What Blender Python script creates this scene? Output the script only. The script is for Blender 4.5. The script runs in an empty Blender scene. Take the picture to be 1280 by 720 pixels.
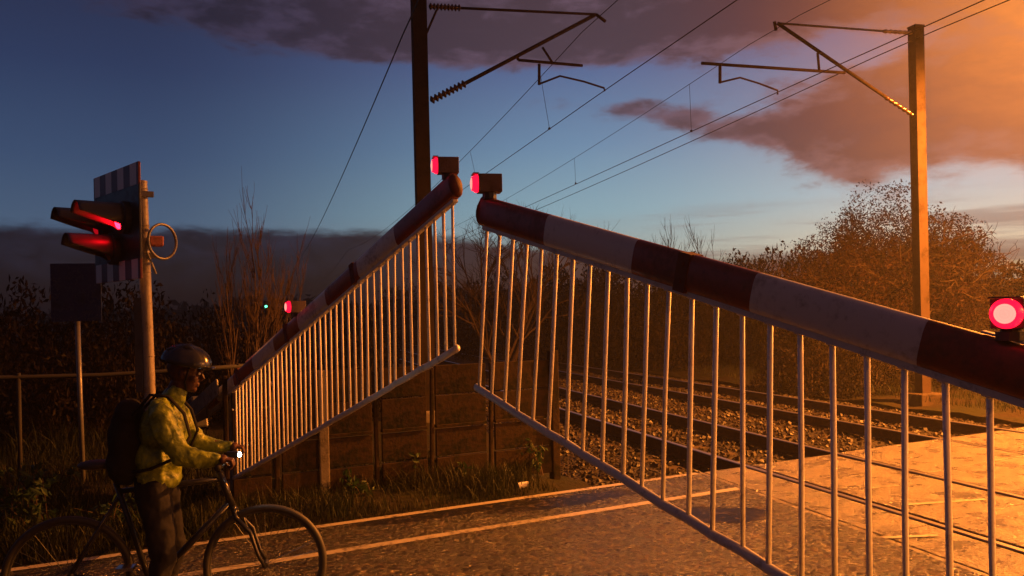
import bpy, bmesh, math, random
import numpy as np
from mathutils import Vector, Matrix, Quaternion
random.seed(7); rng = np.random.default_rng(7)
PI = math.pi
S = bpy.context.scene
COL = S.collection

HZ = .0013
# ------------------------------------------------------------------ camera
F = 1050.0; ROLL = 0.02; HCAM = 1.75; PX, PY = 640.0, 394.0
cd = bpy.data.cameras.new('camera'); cam = bpy.data.objects.new('camera', cd); COL.objects.link(cam)
cam.location = (0, 0, HCAM); cam.rotation_euler = (PI/2, ROLL, 0)
cd.sensor_width = 36; cd.lens = 36*F/1280; cd.shift_y = (PY-360)/1280
cd.clip_start = 0.05; cd.clip_end = 3000
S.camera = cam
S.render.resolution_x = 1024; S.render.resolution_y = 576
S.view_settings.view_transform = 'Standard'; S.view_settings.look = 'None'
S.view_settings.exposure = 0.0; S.view_settings.gamma = 1.0
S.view_settings.use_curve_mapping = False

# ------------------------------------------------------------------ node helpers
class NT:
    def __init__(s, tree): s.t = tree; s.n = tree.nodes; s.l = tree.links
    def node(s, typ, **kw):
        nd = s.n.new(typ)
        for k, v in kw.items():
            if k.startswith('i_'):
                key = k[2:]; s.put(nd, int(key) if key.isdigit() else key.replace('_', ' '), v)
            else: setattr(nd, k, v)
        return nd
    def put(s, nd, key, v):
        if isinstance(v, bpy.types.NodeSocket): s.l.new(v, nd.inputs[key])
        else: nd.inputs[key].default_value = v
    def m(s, op, a, b=0.0, c=0.0, clamp=False):
        nd = s.n.new('ShaderNodeMath'); nd.operation = op; nd.use_clamp = clamp
        for i, v in enumerate((a, b, c)): s.put(nd, i, v)
        return nd.outputs[0]
    def mix(s, f, a, b, typ='MIX'):
        nd = s.n.new('ShaderNodeMix'); nd.data_type = 'RGBA'; nd.blend_type = typ
        s.put(nd, 0, f); s.put(nd, 6, c4(a)); s.put(nd, 7, c4(b)); return nd.outputs[2]
    def smooth(s, v, lo, hi, a=0.0, b=1.0):
        nd = s.n.new('ShaderNodeMapRange'); nd.interpolation_type = 'SMOOTHSTEP'
        s.put(nd, 0, v); s.put(nd, 1, lo); s.put(nd, 2, hi); s.put(nd, 3, a); s.put(nd, 4, b); return nd.outputs[0]
    def ramp(s, v, stops, interp='LINEAR'):
        nd = s.n.new('ShaderNodeValToRGB'); nd.color_ramp.interpolation = interp; e = nd.color_ramp.elements
        while len(e) < len(stops): e.new(0.5)
        for el, (p, c) in zip(e, stops): el.position = p; el.color = c4(c)
        s.put(nd, 0, v); return nd.outputs[0]
    def noise(s, vec, scale, detail=4, rough=0.55, dist=0.0):
        nd = s.n.new('ShaderNodeTexNoise'); s.put(nd, 'Vector', vec); s.put(nd, 'Scale', scale)
        s.put(nd, 'Detail', detail); s.put(nd, 'Roughness', rough); s.put(nd, 'Distortion', dist); return nd.outputs[0]
    def voro(s, vec, scale, out=0, feature='F1'):
        nd = s.n.new('ShaderNodeTexVoronoi'); nd.feature = feature; s.put(nd, 'Vector', vec); s.put(nd, 'Scale', scale); return nd.outputs[out]
def c4(c):
    if isinstance(c, bpy.types.NodeSocket): return c
    if isinstance(c, (int, float)): return (c, c, c, 1)
    return tuple(c)[:3]+(1,)
def srgb(r, g, b):
    f = lambda v: (v/255/12.92) if v/255 <= .04045 else ((v/255+.055)/1.055)**2.4
    return (f(r), f(g), f(b))

# ------------------------------------------------------------------ sky
SUN_EL, SUN_AZ = math.radians(-3.0), math.radians(38)
w = bpy.data.worlds.new('World'); S.world = w; w.use_nodes = True
T = NT(w.node_tree); T.n.clear()
tc = T.node('ShaderNodeTexCoord').outputs['Generated']
sep = T.node('ShaderNodeSeparateXYZ', i_0=tc)
x, y, z = sep.outputs
az = T.m('ARCTAN2', x, y)
hyp = T.m('SQRT', T.m('ADD', T.m('MULTIPLY', x, x), T.m('MULTIPLY', y, y)))
el = T.m('DIVIDE', z, T.m('MAXIMUM', hyp, .01))
def azel(px, py):
    u, v = px-PX, PY-py
    x0 = u*math.cos(ROLL)+v*math.sin(ROLL); z0 = -u*math.sin(ROLL)+v*math.cos(ROLL)
    return math.atan2(x0, F), z0/math.hypot(x0, F)
# clear dusk gradient: three vertical ramps blended by azimuth
def vr(stops):   # stops as (el 0..0.5, srgb)
    return T.ramp(T.m('MULTIPLY', el, 2.0), [(e*2, srgb(*c)) for e, c in stops])
left = vr([(0, (50, 54, 78)), (.10, (74, 98, 126)), (.18, (56, 78, 112)), (.28, (42, 57, 92)), (.40, (36, 40, 68)), (.5, (24, 24, 38))])
mid = vr([(0, (112, 110, 104)), (.06, (160, 172, 164)), (.12, (138, 174, 188)), (.2, (108, 142, 174)), (.3, (84, 102, 146)), (.40, (62, 66, 100)), (.5, (30, 28, 40))])
right = vr([(0, (215, 160, 100)), (.045, (232, 205, 158)), (.08, (222, 214, 190)), (.13, (182, 200, 206)), (.22, (146, 142, 162)), (.33, (132, 106, 126)), (.42, (90, 62, 60)), (.5, (50, 34, 32))])
f1 = T.smooth(az, azel(150, 0)[0], azel(760, 0)[0]); f2 = T.smooth(az, azel(700, 0)[0], azel(1290, 0)[0])
sky = T.mix(f2, T.mix(f1, left, mid), right)
back = T.smooth(T.m('ABSOLUTE', az), 1.1, 2.4)
sky = T.mix(back, sky, srgb(17, 18, 27))
# clouds
pc = T.node('ShaderNodeCombineXYZ', i_0=az, i_1=T.m('MULTIPLY', el, 2.2), i_2=0.0).outputs[0]
nA = T.noise(pc, 5.5, 9, .62, .35); nB = T.noise(pc, 17, 8, .62, .2)
def blob(px, py, sx, sy):
    a, e = azel(px, py); sa = sx/F; se = sy/F
    q = T.m('ADD', T.m('POWER', T.m('ABSOLUTE', T.m('DIVIDE', T.m('SUBTRACT', az, a), sa)), 2.0),
            T.m('POWER', T.m('ABSOLUTE', T.m('DIVIDE', T.m('SUBTRACT', el, e), se)), 2.0))
    return T.m('EXPONENT', T.m('MULTIPLY', q, -1.0))
def add(*a):
    r = a[0]
    for b in a[1:]: r = T.m('ADD', r, b)
    return r
topband = T.smooth(T.m('SUBTRACT', el, T.smooth(az, azel(60, 0)[0], azel(560, 0)[0], .335, .298)), -.03, .05)
mass = add(blob(1175, 130, 150, 66), blob(1060, 160, 85, 38), blob(1290, 90, 130, 100), blob(960, 160, 70, 13),
           T.m('MULTIPLY', blob(850, 148, 52, 15), .85), T.m('MULTIPLY', blob(790, 134, 44, 15), .85), T.m('MULTIPLY', blob(690, 128, 40, 11), .45),
           T.m('MULTIPLY', blob(1060, 205, 40, 22), .55), T.m('MULTIPLY', blob(886, 271, 16, 6), .52), T.m('MULTIPLY', blob(938, 255, 13, 8), .5),
           T.m('MULTIPLY', blob(740, 50, 170, 34), .9), T.m('MULTIPLY', blob(960, 5, 130, 32), .9), T.m('MULTIPLY', blob(480, 45, 180, 26), .7))
dens = add(mass, topband, T.m('MULTIPLY', T.m('SUBTRACT', nA, .5), 1.7), T.m('MULTIPLY', T.m('SUBTRACT', nB, .5), 1.0))
alpha = T.smooth(dens, .30, .78)
inner = T.smooth(add(dens, T.m('MULTIPLY', T.m('SUBTRACT', nB, .5), 3.2)), .3, 1.5)
cl_l = T.mix(inner, srgb(56, 50, 74), srgb(36, 31, 47))
cl_m = T.mix(inner, srgb(102, 78, 92), srgb(74, 54, 60))
cl_r = T.mix(inner, srgb(142, 92, 82), srgb(108, 54, 38))
cloud = T.mix(T.smooth(az, azel(760, 0)[0], azel(1150, 0)[0]), T.mix(T.smooth(az, azel(200, 0)[0], azel(760, 0)[0]), cl_l, cl_m), cl_r)
sky = T.mix(T.m('MULTIPLY', alpha, .93), sky, cloud)
# thin streaks above the horizon on the right
ps = T.node('ShaderNodeCombineXYZ', i_0=az, i_1=T.m('MULTIPLY', el, 16.0), i_2=3.0).outputs[0]
st = T.smooth(T.noise(ps, 3.2, 6, .55), .47, .62)
stm = T.m('MULTIPLY', st, T.m('MULTIPLY', T.smooth(el, .135, .085), T.smooth(az, azel(620, 0)[0], azel(900, 0)[0])))
sky = T.mix(T.m('MULTIPLY', stm, .75), sky, srgb(132, 116, 112))
# low dark cloud bank
bank_top = add(T.smooth(az, azel(420, 0)[0], azel(900, 0)[0], .104, .062), T.m('MULTIPLY', T.m('SUBTRACT', nA, .5), .012), T.m('MULTIPLY', T.m('SUBTRACT', T.noise(T.node('ShaderNodeCombineXYZ', i_0=az, i_1=T.m('MULTIPLY', el, 4.0), i_2=1.0).outputs[0], 26, 6, .6), .5), .022))
bm_ = T.smooth(T.m('SUBTRACT', bank_top, el), -.005, .010)
bankc = T.mix(T.smooth(az, azel(350, 0)[0], azel(1000, 0)[0]), T.mix(T.smooth(el, .02, .1), srgb(15, 11, 15), T.mix(T.smooth(nB, .35, .7), srgb(17, 18, 32), srgb(34, 36, 56))), srgb(84, 60, 58))
bm_ = T.m('MULTIPLY', bm_, T.smooth(az, azel(1330, 0)[0], azel(1080, 0)[0], .35, 1.0))
sky = T.mix(bm_, sky, bankc)
sky = T.mix(T.smooth(el, .004, -.01), sky, srgb(24, 18, 18))
# orange lamp glare at the upper right, painted into the sky colour
ga, ge = azel(1330, -60)
dg = T.m('SQRT', T.m('ADD', T.m('POWER', T.m('ABSOLUTE', T.m('SUBTRACT', az, ga)), 2.0), T.m('POWER', T.m('ABSOLUTE', T.m('SUBTRACT', el, ge)), 2.0)))
glow = T.m('MULTIPLY', T.smooth(T.m('ADD', nB, T.m('MULTIPLY', nA, .5)), .45, 1.0, .72, 1.25), T.m('POWER', T.m('MULTIPLY', T.smooth(dg, .37, .0), T.smooth(el, .02, .16)), 1.7), 0.0, True)
sky = T.mix(T.m('MULTIPLY', glow, .92), sky, srgb(236, 136, 62))
nish = T.node('ShaderNodeTexSky', sky_type='NISHITA', sun_disc=False, sun_elevation=SUN_EL, sun_rotation=SUN_AZ)
bgA = T.node('ShaderNodeBackground', i_Color=sky, i_Strength=1.0)
bgB = T.node('ShaderNodeBackground', i_Color=nish.outputs[0], i_Strength=.05)
ad = T.node('ShaderNodeAddShader', i_0=bgA.outputs[0], i_1=bgB.outputs[0])
T.node('ShaderNodeOutputWorld', i_Surface=ad.outputs[0])
try: w.cycles.sampling_method = 'MANUAL'; w.cycles.sample_map_resolution = 512
except Exception: pass

# ------------------------------------------------------------------ frames of reference
def at(px, py, d):
    u, v = px-PX, PY-py
    x0 = u*math.cos(ROLL)+v*math.sin(ROLL); z0 = -u*math.sin(ROLL)+v*math.cos(ROLL)
    return Vector((x0/F*d, d, HCAM+z0/F*d))
def ground(px, py, z=0.0):
    p = at(px, py, 1.0); k = (HCAM-z)/(HCAM-p.z); q = Vector((p.x*k, k, z)); return q
def onplane(px, py, A, B):      # ray through a pixel meets the vertical plane through A, B
    p = at(px, py, 1.0); nx, ny = (B[1]-A[1]), -(B[0]-A[0])
    k = (A[0]*nx+A[1]*ny)/(p.x*nx+ny)
    return Vector((p.x*k, k, HCAM+(p.z-HCAM)*k))
R = Vector((.876, .482)).normalized(); N = Vector((-R.y, R.x))      # road direction and its normal
TD = Vector((-.274, .962)).normalized(); M = Vector((TD.y, -TD.x))   # track direction and its normal
def NM(n, m, z=0.0):
    det = N.x*M.y-N.y*M.x
    return Vector(((n*M.y-m*N.y)/det, (N.x*m-M.x*n)/det, z))
def RN(a, n, z=0.0): return Vector((R.x*a+N.x*n, R.y*a+N.y*n, z))
def TM(t, m, z=0.0): return Vector((TD.x*t+M.x*m, TD.y*t+M.y*m, z))

# ------------------------------------------------------------------ mesh helpers
def link(o, parent=None):
    COL.objects.link(o)
    if parent: o.parent = parent
    return o
def tag(o, label=None, cat=None, group=None, kind=None):
    if label: o['label'] = label
    if cat: o['category'] = cat
    if group: o['group'] = group
    if kind: o['kind'] = kind
    return o
def empty(name, loc=(0, 0, 0), rz=0.0, **kw):
    o = bpy.data.objects.new(name, None); o.location = loc; o.rotation_euler = (0, 0, rz); o.empty_display_size = .1
    link(o); tag(o, **kw); return o
class MB:
    def __init__(s): s.v = []; s.f = []; s.mi = []; s.cur = 0
    def add(s, vs, fs):
        b = len(s.v); s.v += [tuple(v) for v in vs]; s.f += [tuple(i+b for i in f) for f in fs]; s.mi += [s.cur]*len(fs); return s
    def box(s, c, d, mat=None):
        c = Vector(c); hx, hy, hz = d[0]/2, d[1]/2, d[2]/2
        vs = [Vector((a*hx, b*hy, e*hz)) for e in (-1, 1) for a, b in ((-1, -1), (1, -1), (1, 1), (-1, 1))]
        if mat is not None: vs = [mat@v for v in vs]
        vs = [v+c for v in vs]
        return s.add(vs, [(3, 2, 1, 0), (4, 5, 6, 7), (0, 1, 5, 4), (1, 2, 6, 5), (2, 3, 7, 6), (3, 0, 4, 7)])
    def prism(s, poly, z0, z1):
        n = len(poly); vs = [(p[0], p[1], z0) for p in poly]+[(p[0], p[1], z1) for p in poly]
        return s.add(vs, [tuple(range(n))[::-1], tuple(range(n, 2*n))]+[(i, (i+1) % n, n+(i+1) % n, n+i) for i in range(n)])
    def tube(s, pts, r, k=8, cap=True, flat=1.0, up=None):
        pts = [Vector(p) for p in pts]; n = len(pts)
        rs = r if isinstance(r, (list, tuple)) else [r]*n
        t0 = (pts[1]-pts[0]).normalized()
        u = Vector(up) if up else (Vector((0, 0, 1)) if abs(t0.z) < .9 else Vector((1, 0, 0)))
        vs = []
        for i, p in enumerate(pts):
            t = (pts[min(i+1, n-1)]-pts[max(i-1, 0)]).normalized()
            a = (u-t*u.dot(t)).normalized(); b = t.cross(a); u = a
            for j in range(k):
                an = 2*PI*j/k; vs.append(p+a*math.cos(an)*rs[i]+b*math.sin(an)*rs[i]*flat)
        fs = [(i*k+j, i*k+(j+1) % k, (i+1)*k+(j+1) % k, (i+1)*k+j) for i in range(n-1) for j in range(k)]
        if cap: fs += [tuple(range(k))[::-1], tuple((n-1)*k+j for j in range(k))]
        return s.add(vs, fs)
    def lathe(s, prof, k=24, mat=None, cap=True):     # prof: (r, z)
        vs = []
        for r, z in prof:
            for j in range(k):
                v = Vector((r*math.cos(2*PI*j/k), r*math.sin(2*PI*j/k), z)); vs.append(mat@v if mat is not None else v)
        n = len(prof)
        fs = [(i*k+j, i*k+(j+1) % k, (i+1)*k+(j+1) % k, (i+1)*k+j) for i in range(n-1) for j in range(k)]
        if cap: fs += [tuple(range(k))[::-1], tuple((n-1)*k+j for j in range(k))]
        return s.add(vs, fs)
    def ell(s, c, r, mat=None, k=16, h=10):
        vs = []; c = Vector(c)
        for i in range(1, h):
            ph = PI*i/h
            for j in range(k):
                v = Vector((r[0]*math.sin(ph)*math.cos(2*PI*j/k), r[1]*math.sin(ph)*math.sin(2*PI*j/k), -r[2]*math.cos(ph)))
                vs.append((mat@v if mat is not None else v)+c)
        vb = Vector((0, 0, -r[2])); vt = Vector((0, 0, r[2]))
        vs += [(mat@vb if mat is not None else vb)+c, (mat@vt if mat is not None else vt)+c]
        B, Tp = len(vs)-2, len(vs)-1
        fs = [(i*k+j, i*k+(j+1) % k, (i+1)*k+(j+1) % k, (i+1)*k+j) for i in range(h-2) for j in range(k)]
        fs += [(B, (j+1) % k, j) for j in range(k)]+[(Tp, (h-2)*k+j, (h-2)*k+(j+1) % k) for j in range(k)]
        return s.add(vs, fs)
    def torus(s, c, R_, r, mat=None, K=48, k=10):
        vs = []
        for i in range(K):
            A = 2*PI*i/K
            for j in range(k):
                B = 2*PI*j/k; v = Vector(((R_+r*math.cos(B))*math.cos(A), (R_+r*math.cos(B))*math.sin(A), r*math.sin(B)))
                vs.append((mat@v if mat is not None else v)+Vector(c))
        return s.add(vs, [(i*k+j, i*k+(j+1) % k, ((i+1) % K)*k+(j+1) % k, ((i+1) % K)*k+j) for i in range(K) for j in range(k)])
    def build(s, name, mats, parent=None, smooth=False, bevel=0.0, bseg=2):
        me = bpy.data.meshes.new(name); me.from_pydata(s.v, [], s.f)
        mats = mats if isinstance(mats, (list, tuple)) else [mats]
        for m_ in mats: me.materials.append(m_)
        if len(mats) > 1: me.polygons.foreach_set('material_index', s.mi)
        if smooth:
            me.polygons.foreach_set('use_smooth', [True]*len(me.polygons))
        me.update()
        o = bpy.data.objects.new(name, me); link(o, parent)
        if bevel:
            b = o.modifiers.new('bevel', 'BEVEL'); b.width = bevel; b.segments = bseg; b.limit_method = 'ANGLE'; b.angle_limit = .6
        return o
def rotz(a): return Matrix.Rotation(a, 3, 'Z')
def align(v):     # 3x3 taking +Z to v
    return Vector(v).to_track_quat('Z', 'Y').to_matrix()

# ------------------------------------------------------------------ materials
def mat(name, col, rough=.6, metal=0.0, build=None, **kw):
    m_ = bpy.data.materials.new(name); m_.use_nodes = True; t = NT(m_.node_tree)
    b = m_.node_tree.nodes['Principled BSDF']
    b.inputs['Base Color'].default_value = c4(col); b.inputs['Roughness'].default_value = rough; b.inputs['Metallic'].default_value = metal
    for k, v in kw.items(): b.inputs[k.replace('_', ' ')].default_value = v
    if build: build(t, b)
    return m_
def objco(t): return t.node('ShaderNodeTexCoord').outputs['Object']
def bump(t, b, h, dist, strength=1.0):
    nd = t.node('ShaderNodeBump', i_Height=h, i_Distance=dist, i_Strength=strength); t.put(b, 'Normal', nd.outputs[0]); return nd
def grime(c1, c2, scale=6, rlo=.45, rhi=.75, bd=.002, thr=(.45, .7)):
    def f(t, b):
        o = objco(t); n1 = t.noise(o, scale, 8, .65); n2 = t.noise(o, scale*9, 4, .6)
        k = t.smooth(t.m('ADD', n1, t.m('MULTIPLY', t.m('SUBTRACT', n2, .5), .4)), *thr)
        t.put(b, 'Base Color', t.mix(k, c1, c2)); t.put(b, 'Roughness', t.m('ADD', rlo, t.m('MULTIPLY', k, rhi-rlo)))
        bump(t, b, n2, bd)
    return f
def asphalt(t, b):
    o = objco(t)
    big = t.noise(o, .55, 6, .6, .4); md = t.noise(o, 3.5, 7, .65); fine = t.noise(o, 60, 5, .7)
    chips = t.voro(o, 30); chipc = t.voro(o, 30, 1)
    lum = t.node('ShaderNodeSeparateColor', i_0=chipc).outputs[0]
    base = t.mix(t.smooth(md, .35, .7), srgb(18, 17, 16), srgb(30, 28, 26))
    base = t.mix(t.m('MULTIPLY', t.smooth(lum, .62, .95), t.smooth(t.noise(o, 9, 4), .3, .65)), base, srgb(94, 82, 70))  # aggregate chips, brightened in colour to stand in for wet sparkle
    # smooth standing water at two low spots and in the wheel tracks
    def pud(cx, cy, rx, ry, ang):
        mp = t.node('ShaderNodeMapping', vector_type='TEXTURE', i_Vector=o); mp.inputs['Location'].default_value = (cx, cy, 0)
        mp.inputs['Rotation'].default_value = (0, 0, ang); mp.inputs['Scale'].default_value = (rx, ry, 1)
        ln = t.node('ShaderNodeVectorMath', operation='LENGTH', i_0=mp.outputs[0]).outputs['Value']
        return t.smooth(t.m('ADD', ln, t.m('MULTIPLY', t.m('SUBTRACT', md, .5), 1.3)), 1.15, .8)
    g1 = ground(902, 643); g2 = ground(700, 627); g3 = ground(560, 640)
    pd = t.m('MAXIMUM', pud(g1.x, g1.y, .42, .28, .2), t.m('MAXIMUM', pud(g2.x, g2.y, .8, .2, .5), pud(g3.x, g3.y, .9, .16, .5)))
    wet = t.m('MAXIMUM', t.m('MULTIPLY', pd, .72), t.smooth(big, .60, .74, 0, .45))
    t.put(b, 'Base Color', t.mix(t.m('MULTIPLY', wet, .45), base, (.012, .012, .012)))
    crk = t.m('MULTIPLY', t.smooth(t.voro(t.node('ShaderNodeVectorMath', operation='ADD', i_0=o, i_1=t.node('ShaderNodeTexNoise', i_Vector=o, i_Scale=2.5, i_Detail=5.0).outputs[1]).outputs[0], .75, 0, 'DISTANCE_TO_EDGE'), .012, .0), t.smooth(big, .45, .55))
    t.put(b, 'Base Color', t.mix(crk, t.mix(t.m('MULTIPLY', wet, .45), t.mix(t.m('MULTIPLY', t.smooth(t.noise(o, 1.1, 3, .5), .55, .57), .35), base, (.018, .017, .016)), (.012, .012, .012)), (.006, .006, .006)))
    t.put(b, 'Roughness', t.m('MAXIMUM', t.m('SUBTRACT', t.smooth(lum, .3, .9, .34, .2), t.m('MULTIPLY', wet, .22)), .06))
    h = t.m('ADD', t.m('MULTIPLY', crk, -1.2), 0.0); h = t.m('ADD', h, 0.0); h = t.m('ADD', t.m('ADD', h, t.m('MULTIPLY', chips, -.8)), t.m('ADD', t.m('MULTIPLY', fine, .7), t.m('MULTIPLY', lum, .5)))
    nd = bump(t, b, h, .030); t.put(nd, 'Strength', t.m('SUBTRACT', 1.0, t.m('MULTIPLY', wet, .9)))
    b.inputs['Specular IOR Level'].default_value = .42
def deckm(t, b):
    o = objco(t); md = t.noise(o, 3, 8, .65); fine = t.noise(o, 70, 5, .7); ch = t.voro(o, 34); chl = t.node('ShaderNodeSeparateColor', i_0=t.voro(o, 34, 1)).outputs[0]
    md2 = t.noise(o, 7, 7, .7)
    t.put(b, 'Base Color', t.mix(t.m('MULTIPLY', t.smooth(md2, .5, .72), .6), t.mix(t.smooth(md, .35, .7), t.mix(chl, srgb(48, 43, 38), srgb(84, 76, 66)), t.mix(chl, srgb(72, 64, 54), srgb(118, 104, 88))), srgb(42, 36, 30)))
    t.put(b, 'Roughness', t.smooth(md, .3, .75, .22, .45)); bump(t, b, t.m('ADD', fine, t.m('MULTIPLY', ch, -.8)), .018)
    b.inputs['Specular IOR Level'].default_value = .55
def ballastm(t, b):
    o = objco(t); v = t.voro(o, 17); vc = t.node('ShaderNodeSeparateColor', i_0=t.voro(o, 17, 1)).outputs[0]
    e = t.voro(o, 17, 0, 'DISTANCE_TO_EDGE'); n_ = t.noise(o, 1.3, 5)
    t.put(b, 'Base Color', t.mix(t.smooth(n_, .4, .65), t.mix(vc, srgb(19, 15, 13), srgb(42, 34, 28)), t.mix(vc, srgb(17, 13, 10), srgb(34, 26, 20))))
    b.inputs['Roughness'].default_value = .7; bump(t, b, t.m('ADD', t.m('MULTIPLY', v, -1.2), t.m('MULTIPLY', e, 1.0)), .05)
def earth(t, b):
    o = objco(t); a = t.noise(o, .8, 8, .65); c = t.noise(o, 14, 6, .7)
    t.put(b, 'Base Color', t.mix(t.smooth(a, .4, .62), t.mix(c, srgb(24, 20, 13), srgb(46, 36, 24)), t.mix(c, srgb(20, 22, 12), srgb(38, 38, 20))))
    bump(t, b, t.m('ADD', c, t.m('MULTIPLY', a, 2)), .05); b.inputs['Roughness'].default_value = .9
m_asph = mat('wet_asphalt', .05, build=asphalt)
m_deck = mat('crossing_panel', .2, build=deckm)
m_ball = mat('ballast', .15, build=ballastm)
m_earth = mat('earth', .1, build=earth)
def paintm(t, b):
    o = objco(t); n_ = t.noise(o, 22, 7, .7); n2 = t.noise(o, 3, 4)
    k = t.smooth(t.m('ADD', n_, t.m('MULTIPLY', t.m('SUBTRACT', n2, .5), .6)), .50, .66)
    t.put(b, 'Base Color', t.mix(k, srgb(150, 142, 130), srgb(60, 55, 50))); t.put(b, 'Roughness', t.m('ADD', .35, t.m('MULTIPLY', k, .2)))
    bump(t, b, t.noise(o, 90, 4, .7), .003)
m_line = mat('road_paint', .7, build=paintm)
m_railtop = mat('polished_rail', (.30, .27, .25), .32, .9)
m_rust = mat('rusty_rail', .1, build=grime((.045, .022, .012), (.10, .045, .02), 12, .7, .9))
m_sleeper = mat('sleeper', .2, build=grime(srgb(60, 50, 41), srgb(36, 29, 22), 5, .7, .9))
m_galv = mat('galvanised', .3, metal=.3, build=grime((.16, .155, .15), (.09, .085, .08), 9, .38, .62, .0006))
m_alu = mat('aluminium', .5, metal=0, build=grime((.62, .60, .57), (.34, .32, .29), 14, .45, .65, .0006, (.5, .75)))
m_ring = mat('strap_loop', (.10, .09, .08), .4)
m_white = mat('white_bar_paint', .75, build=grime((.86, .84, .78), (.56, .50, .42), 18, .5, .65, .0004, (.52, .75)))
m_black = mat('black_metal', .02, build=grime((.012, .012, .014), (.028, .026, .025), 12, .4, .6, .0004))
m_dgrey = mat('dark_grey_metal', .06, build=grime((.055, .055, .058), (.03, .028, .026), 8, .4, .65, .0006))
m_mast = mat('mast_steel', .1, build=grime((.045, .030, .022), (.022, .015, .010), 4, .6, .85, .002))
m_wire = mat('wire', (.03, .025, .02), .5, .5)
m_porc = mat('insulator', (.05, .025, .018), .25)
m_concpost = mat('concrete', .2, build=grime((.12, .105, .09), (.06, .05, .035), 6, .75, .92, .004))
m_timber = mat('stained_panel', .1, build=grime((.026, .015, .008), (.007, .008, .004), 2.6, .7, .92, .006, (.4, .66)))
m_fabric_blk = mat('black_fabric', (.014, .013, .014), .85, build=lambda t, b: bump(t, b, t.noise(objco(t), 240, 3), .002))
m_rubber = mat('rubber', (.018, .017, .016), .6)
def emit(name, col, st, base=(0.02, .0, .0)):
    return mat(name, base, .25, Emission_Color=c4(col), Emission_Strength=st)
m_red = emit('red_lens', (1, .004, .028), 2.6, (.1, .0, .0)); m_redhot = emit('red_lens_centre', (1, .34, .26), 1.3, (.3, .1, .08))
m_amber_off = mat('amber_lens_off', (.25, .09, .01), .15)

# ------------------------------------------------------------------ ground, road, deck, tracks
HMET = HCAM
def sheet(name, polys, z, m_, skirt=0.0):
    mb = MB()
    for p in polys:
        if skirt: mb.prism(p, z-skirt, z)
        else: mb.add([(q[0], q[1], z) for q in p], [tuple(range(len(p)))])
    o = mb.build(name, m_); tag(o, kind='structure'); return o
ground_o = sheet('ground', [[(-1500, -1500), (1500, -1500), (1500, 1500), (-1500, 1500)]], -.30, m_earth)
NLO, NHI = -1.1, 7.06
E1, E2 = 4.40, 10.85
sheet('road', [[RN(-28, NLO), NM(NLO, E1), NM(NHI, E1), RN(-28, NHI)], [NM(NLO, E2), RN(70, NLO), RN(70, NHI), NM(NHI, E2)]], 0.0, m_asph, .3)
railsM = [5.12, 6.555, 8.50, 9.935]
strips = [(E1+.015, 4.475), (4.50, 5.06), (5.215, 6.46), (6.62, 8.44), (8.595, 9.84), (10.0, 10.82)]
mb = MB()
for k, (a, b_) in enumerate(strips):
    n0 = NLO
    while n0 < NHI-.05:
        n1 = min(n0+(1.36 if k else 2.72), NHI)
        mb.prism([NM(n0+.004, a), NM(n0+.004, b_), NM(n1-.004, b_), NM(n1-.004, a)], -.12, -.006+random.uniform(-.003, .003)); n0 = n1
tag(mb.build('crossing_deck', m_deck, bevel=.006), kind='structure')
def line(name, poly, z=.004):
    mb = MB(); mb.add([(q[0], q[1], z) for q in poly], [tuple(range(len(poly)))]); o = mb.build(name, m_line); tag(o, kind='structure'); return o
g_a, g_b = ground(270, 710), ground(830, 628); n1 = (N.dot(g_a.xy)+N.dot(g_b.xy))/2
g_a, g_b = ground(300, 672), ground(780, 601); n2 = min((N.dot(g_a.xy)+N.dot(g_b.xy))/2, NHI-.06)
line('road_marking', [RN(-20, n1-.05), NM(n1-.05, E1-.03), NM(n1+.05, E1-.03), RN(-20, n1+.05)])
line('road_marking', [RN(-20, n2-.045), NM(n2-.045, E1-.03), NM(n2+.045, E1-.03), RN(-20, n2+.045)])
def dash(p, q, wd):
    a, b_ = ground(*p), ground(*q); d = (b_-a).normalized(); s = Vector((-d.y, d.x, 0))*wd/2
    line('road_marking', [a-s, b_-s, b_+s, a+s], .001)
dash((1128, 631), (1232, 624), .05); dash((1104, 672), (1172, 669), .05); dash((1088, 610), (1124, 606.5), .045); dash((1192, 626.5), (1226, 624), .05) if 0 else None
# ballast beds and verges
def grid_patch(name, fP, nu, nv, zf, m_, kind='structure'):
    vs = []; 
    for i in range(nu+1):
        for j in range(nv+1):
            p = fP(i/nu, j/nv); vs.append((p[0], p[1], zf(p[0], p[1], i/nu, j/nv)))
    fs = [(i*(nv+1)+j, (i+1)*(nv+1)+j, (i+1)*(nv+1)+j+1, i*(nv+1)+j+1) for i in range(nu) for j in range(nv)]
    mb = MB(); mb.add(vs, fs); o = mb.build(name, m_, smooth=True); tag(o, kind=kind); return o
from mathutils import noise as mnoise
def nz(x, y, s=1.0, seed=0.0): return mnoise.noise(Vector((x*s, y*s, seed)))
BZ = -.19
def lerp(a, b, t): return a+(b-a)*t
def bedP(u, v):      # u along t (dense near), v across m
    m_ = lerp(3.3, 11.9, v); a = NM(NHI+.0, m_); t = 90*u**2.2; return (a.x+TD.x*t, a.y+TD.y*t)
def bedZ(x, y, u, v):
    edge = min(v, 1-v)*8.6
    return BZ-.12*max(0, 1-edge/1.0)+.035*nz(x, y, 1.7)+.015*nz(x, y, 6)
grid_patch('ballast', bedP, 160, 60, bedZ, m_ball)
def bedP2(u, v):
    m_ = lerp(3.3, 11.9, v); a = NM(NLO, m_); t = -40*u**2; return (a.x+TD.x*t, a.y+TD.y*t)
grid_patch('ballast', bedP2, 40, 30, bedZ, m_ball)
def vergeP(u, v):    # left verge beyond the path, up to the track
    a = NM(NHI, lerp(-34, 3.35, v)); t = 14*u**1.6; return (a.x+TD.x*t, a.y+TD.y*t)
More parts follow.
